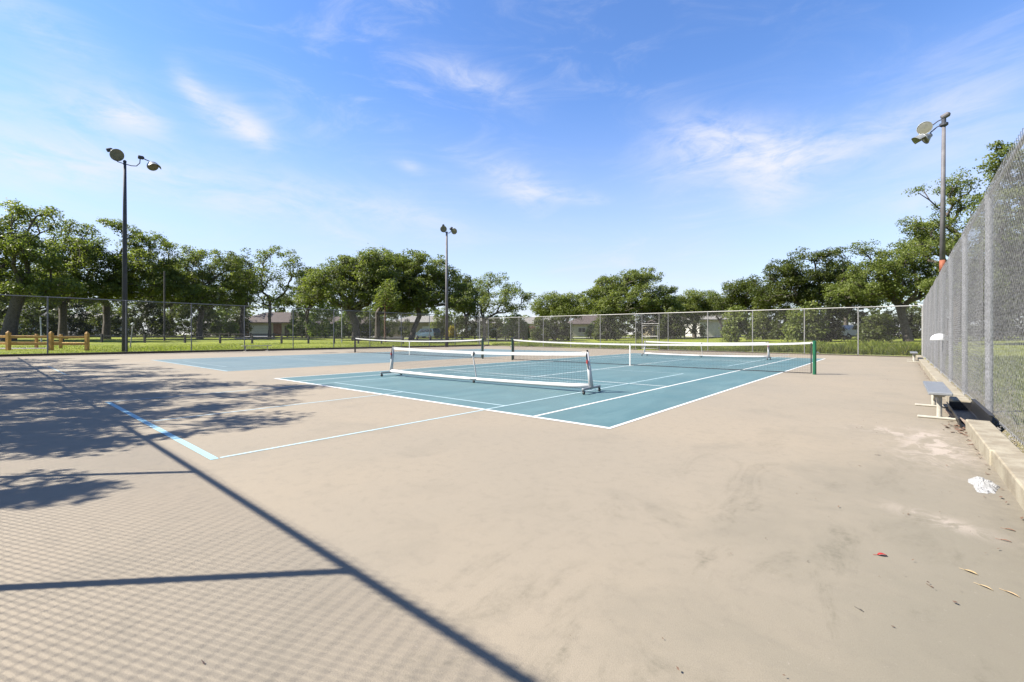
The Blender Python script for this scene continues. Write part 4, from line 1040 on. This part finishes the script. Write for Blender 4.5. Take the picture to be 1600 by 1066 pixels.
vehicle('parked_car', 'dark car parked on the street near the far corner', 'car', 792, 88, YAW+.1, suv, suvg, 4.6, 1.85, mat('dark_grey_paint', (.05,.055,.065), .25, .3))

# ------------------------------------------------------------------ wooden rail fences
def rail_fence(label, us, Ds, hp, rails, pw, rh, m, cat='fence', group=None, top='flat'):
    t = thing('rail_fence', label, cat, (0, 0, 0), 0, group); P = []
    for u, d in zip(us, Ds):
        x, y = at(u, d); z = float(zt(x, y)); P.append(Vector((x, y, z)))
        b = MB(); b.box((x, y, z+hp/2-.1), (pw, pw, hp+.2), Matrix.Rotation(YAW, 4, 'Z'), .012)
        if top == 'round': b.lathe([(pw*.45, z+hp-.001), (pw*.40, z+hp+.05), (pw*.2, z+hp+.09), (.005, z+hp+.1)], Matrix.Translation((x, y, 0)), 10)
        b.build('post', m, t)
    for a, b_ in zip(P[:-1], P[1:]):
        d = b_-a; M = Matrix.Rotation(math.atan2(d.y, d.x), 4, 'Z')
        for h in rails:
            mb = MB(); c_ = (a+b_)/2 + Vector((0, 0, h)); nrm_ = Vector((-d.y, d.x, 0)).normalized()*(-(pw/2+.022))
            mb.box(c_ - (nrm_ if nrm_.y > 0 else -nrm_)*-0.0 + nrm_*0, (d.length-pw+.004, .05, rh), M, .008); mb.build('rail', m, t)
    return t
rail_fence('amber stained two rail fence with thick posts just outside the left fence', [-60, 13, 80, 136], [30.4, 30.2, 31.0, 31.6], 1.22, (.92, .46), .20, .16, yelwood, top='round')
rail_fence('second amber stained rail fence a little behind the thick posted one', [-20, 57, 95, 137], [32.5, 33.0, 33.4, 32.4], 1.05, (.86, .42), .15, .14, yelwood)
rail_fence('long low weathered rail fence on the grass outside the left fence', [98, 159, 226, 289, 344, 394, 440, 482, 522, 560, 596, 630],
           [44, 44.5, 45, 45.5, 46, 46.5, 47.2, 48, 49, 50, 51, 52], .85, (.62,), .16, .15, greywood)
rail_fence('farther low rail fence in front of the brown roofed house', [318, 358, 392, 428, 449], [66, 66, 66, 67, 68], .85, (.62,), .18, .16, greywood)
rail_fence('low parking rail fence beyond the centre light pole', [652, 673, 690, 700, 722, 742, 756], [60, 61, 62, 62, 63, 64, 65], .7, (.5,), .2, .15, greywood)
rail_fence('short low rail fence beside the light green corner bush', [776, 790, 804, 818], [62, 62, 63, 63], .7, (.5,), .2, .15, greywood)

def thin_pole(label, u, D, vtop, r, m, lean=0):
    x, y = at(u, D); z = float(zt(x, y)); h = hz(vtop, D)-z; t = thing('utility_pole', label, 'pole', (x, y, z), 0)
    MB().tube([(0,0,-.2),(lean*COS,lean*SIN,h)], [r, r*.8], 10).build('shaft', m, t)
    MB().tube([(lean*COS,lean*SIN,h-.02),(lean*COS,lean*SIN,h+.06)], [r*.95, r*.5], 10).build('cap', m, t)
thin_pole('dark weathered wooden pole among the oaks left of the cream house', 257, 52, 425, .10, greywood)
thin_pole('thin pale pole standing right of the bright shrubs', 534, 52, 481, .06, palepost)
thin_pole('short leaning white post behind the amber fence', 65, 44, 497, .06, white, -.12)
thin_pole('thin pale trunk-like stake right of the dark light pole', 203, 36, 505, .045, palepost, .25)

# ------------------------------------------------------------------ grass blades
def blades(name, x0f, n, hmin, hmax, wd, seed, m=grassm):
    rg = np.random.default_rng(seed); P = x0f(rg, n); z = zt(P[:, 0], P[:, 1])
    a = rg.random(n)*2*PI; h = hmin+(hmax-hmin)*rg.random(n)**1.5*P[:, 2]; b = np.stack([np.cos(a), np.sin(a)], 1)
    ln = rg.normal(size=(n, 2))*.28*h[:, None]; V = np.empty((n, 4, 3)); ww = wd*(.6+.8*rg.random(n))
    V[:, 0, :2] = P[:, :2]-b*ww[:, None]/2; V[:, 1, :2] = P[:, :2]+b*ww[:, None]/2
    V[:, 2, :2] = P[:, :2]+b*ww[:, None]*.3+ln*.5; V[:, 3, :2] = P[:, :2]+ln
    V[:, 0, 2] = z-.02; V[:, 1, 2] = z-.02; V[:, 2, 2] = z+h*.62; V[:, 3, 2] = z+h
    o = fast_mesh(name, V.reshape(-1, 3), np.arange(n*4).reshape(n, 4), m, None, rg.random(n)); o['kind'] = 'stuff'
    return o
def back_line(x): return CB[1] + (x-CB[0])/(CLc[0]-CB[0])*(CLc[1]-CB[1])
def tall(rg, n):
    x = rg.uniform(-6.5, 5.5, n); y = back_line(x)+.35+6.5*rg.random(n)**1.3
    s = .45+.55*np.clip(np.sin(x*1.7+y*.9)*.5+.5+.3*np.sin(x*4.3), 0, 1); s *= np.interp(x, [-6.5, -3, 4], [.35, .9, 1.1]); return np.stack([x, y, s], 1)
blades('tall_grass', tall, 38000, .10, .80, .035, 1)
def mid(rg, n):
    x = rg.uniform(-33, -6, n); y = back_line(x)+.2+9*rg.random(n)**1.5
    return np.stack([x, y, .4+.6*np.clip(np.sin(x*.9+y*1.1)*.5+.5, 0, 1)], 1)
blades('meadow_grass', mid, 32000, .05, .30, .04, 2)
def lefts(rg, n):
    y = rg.uniform(-8, 33, n); x = (CL0[0] + (y-NY)/(CLc[1]-NY)*(CLc[0]-CL0[0])) - .25 - 12*rg.random(n)**1.6
    return np.stack([x, y, .4+.6*rg.random(n)], 1)
blades('lawn_grass', lefts, 36000, .03, .12, .04, 3)
def rights(rg, n):
    y = -3+30*rg.random(n)**1.2; x = 4.75+4.5*rg.random(n)**.9 + .35*np.sin(y*1.3)+.25*np.sin(y*3.1)
    keep = np.clip(np.sin(x*2.1+y*1.7)+.9, .1, 1); return np.stack([x, y, keep], 1)
blades('side_grass', rights, 38000, .04, .26, .014, 4)
def weeds(rg, n):
    y = rg.uniform(-3, 28, n); x = 4.18+.55*rg.random(n)
    return np.stack([x, y, .5+.5*np.clip(np.sin(y*2.3), 0, 1)], 1)
blades('fence_weeds', weeds, 5000, .02, .16, .010, 5)

# gravel, twigs and dead leaves between kerb and fence
rg = np.random.default_rng(9); n = 5200
cy_ = -3+22*rg.random(n)**1.4; cx_ = 3.93+.95*rg.random(n); cz = zt(cx_, cy_)
cz = np.where(cx_ < 4.02, .06, cz)
s = .008+.022*rg.random(n)**2; a = rg.random((n, 3))*2*PI
base = np.array([[1,0,0],[-.5,.8,0],[-.6,-.8,0],[0,0,.8]])
V = cz[:, None, None]*np.array([0,0,1.]) + np.stack([cx_, cy_, np.zeros(n)], 1)[:, None, :] + (base[None]*s[:, None, None])
ca, sa = np.cos(a[:, 0]), np.sin(a[:, 0]); dx = V[:, :, 0]-cx_[:, None]; dy = V[:, :, 1]-cy_[:, None]
V[:, :, 0] = cx_[:, None]+dx*ca[:, None]-dy*sa[:, None]; V[:, :, 1] = cy_[:, None]+dx*sa[:, None]+dy*ca[:, None]
idx = np.arange(n)[:, None]*4; Fc = np.concatenate([idx+np.array([[0,1,3]]), idx+np.array([[1,2,3]]), idx+np.array([[2,0,3]])])
o = fast_mesh('gravel', V.reshape(-1, 3), Fc, mat('grey_gravel', (.36,.33,.28), .9, 0, .5, 25)); o['kind'] = 'stuff'

# ------------------------------------------------------------------ fallen leaves
def leafobj(label, x, y, L, W, rz, col, curl=.012, group=None):
    m = mat('leaf_%d_%d' % (int(col[0]*100), int(col[1]*100)), col, .6, 0, .35, 40)
    L *= .78; W *= .85
    t = thing('fallen_leaf', label, 'leaf', (x, y, .0), rz, group)
    vs = []; fs = []; K = 8
    for i in range(K+1):
        s = i/K; w_ = W*math.sin(PI*s)**.7*(1-.25*s)*.5+.0004; z = .003+.4*curl*math.sin(PI*s)
        vs += [(s*L-L/2, -w_, z+curl*.28), (s*L-L/2, 0, z), (s*L-L/2, w_, z+curl*.18)]
    for i in range(K):
        for j in range(2): fs.append((i*3+j, i*3+j+1, i*3+3+j+1, i*3+3+j))
    MB().add(vs, fs).build('blade', m, t); MB().tube([(-L/2-.02,0,.004),(-L/2+.01,0,.005)], .0012, 5).build('stalk', m, t)
leafobj('bright red leaf lying alone on the paving', 2.92, -2.16, .065, .035, .5, (.55,.02,.015), .018)
leafobj('orange brown leaf nearest the kerb at the right edge', 3.55, -1.17, .065, .022, -.3, (.30,.13,.06))
leafobj('orange brown leaf just below the one nearest the kerb', 3.50, -1.42, .065, .018, -.2, (.34,.15,.08))
leafobj('pale yellow leaf left of the curled pair', 3.29, -2.09, .075, .03, -.5, (.62,.45,.22))
leafobj('long pale curled leaf below the pale yellow leaf', 3.33, -2.25, .075, .018, -.6, (.62,.46,.24))
leafobj('pale curled leaf at the right end of the curled pair', 3.42, -2.25, .08, .018, -.7, (.60,.42,.22))
leafobj('tiny dark brown leaf in the mesh shadow at lower left', .93, -5.0, .018, .009, 0, (.10,.045,.03), .004)
leafobj('small dark curled leaf on the grey stained paving', 2.86, -2.9, .03, .012, -.6, (.13,.11,.08), .005)
leafobj('small brown leaf left of the pale leaves', 3.12, -2.42, .025, .012, -.9, (.2,.12,.07), .005)
leafobj('small dark leaf on the paving left of the pale patch', 2.83, .65, .04, .02, .3, (.12,.08,.06), .006)
# litter under the near bench and in the kerb angle
def litter(name, fn, n, size, seed, cols=(.22,.12,.07)):
    rg = np.random.default_rng(seed); P = fn(rg, n); a = rg.random(n)*2*PI; s = size*(.5+rg.random(n))
    V = np.empty((n, 4, 3)); u_ = np.stack([np.cos(a), np.sin(a), rg.normal(size=n)*.2], 1)*s[:, None]/2; v_ = np.stack([-np.sin(a), np.cos(a), rg.normal(size=n)*.3], 1)*s[:, None]*.22
    P3_ = np.concatenate([P, .006+.012*rg.random((n, 1))], 1)
    V[:, 0] = P3_-u_; V[:, 1] = P3_+v_; V[:, 2] = P3_+u_; V[:, 3] = P3_-v_; V[:, :, 2] = np.maximum(V[:, :, 2], .002)
    o = fast_mesh(name, V.reshape(-1, 3), np.arange(n*4).reshape(n, 4), mat('dead_leaf', cols, .8, 0, .5, 30)); o['kind'] = 'stuff'
litter('leaf_litter', lambda r, n: np.stack([3.66+.10*r.normal(size=n), 3.15+.28*r.normal(size=n)], 1), 80, .06, 31)
litter('leaf_litter', lambda r, n: np.stack([3.645-.05*r.random(n)**2, -4+30*r.random(n)], 1), 260, .035, 32, (.20,.12,.07))
litter('debris', lambda r, n: np.stack([1.2+2.4*r.random(n)**.6, -4+8*r.random(n)], 1), 120, .012, 33, (.10,.08,.06))
litter('debris', lambda r, n: np.stack([3.55-1.1*r.random(n)**2, -3+30*r.random(n)], 1), 160, .02, 34, (.13,.10,.07))
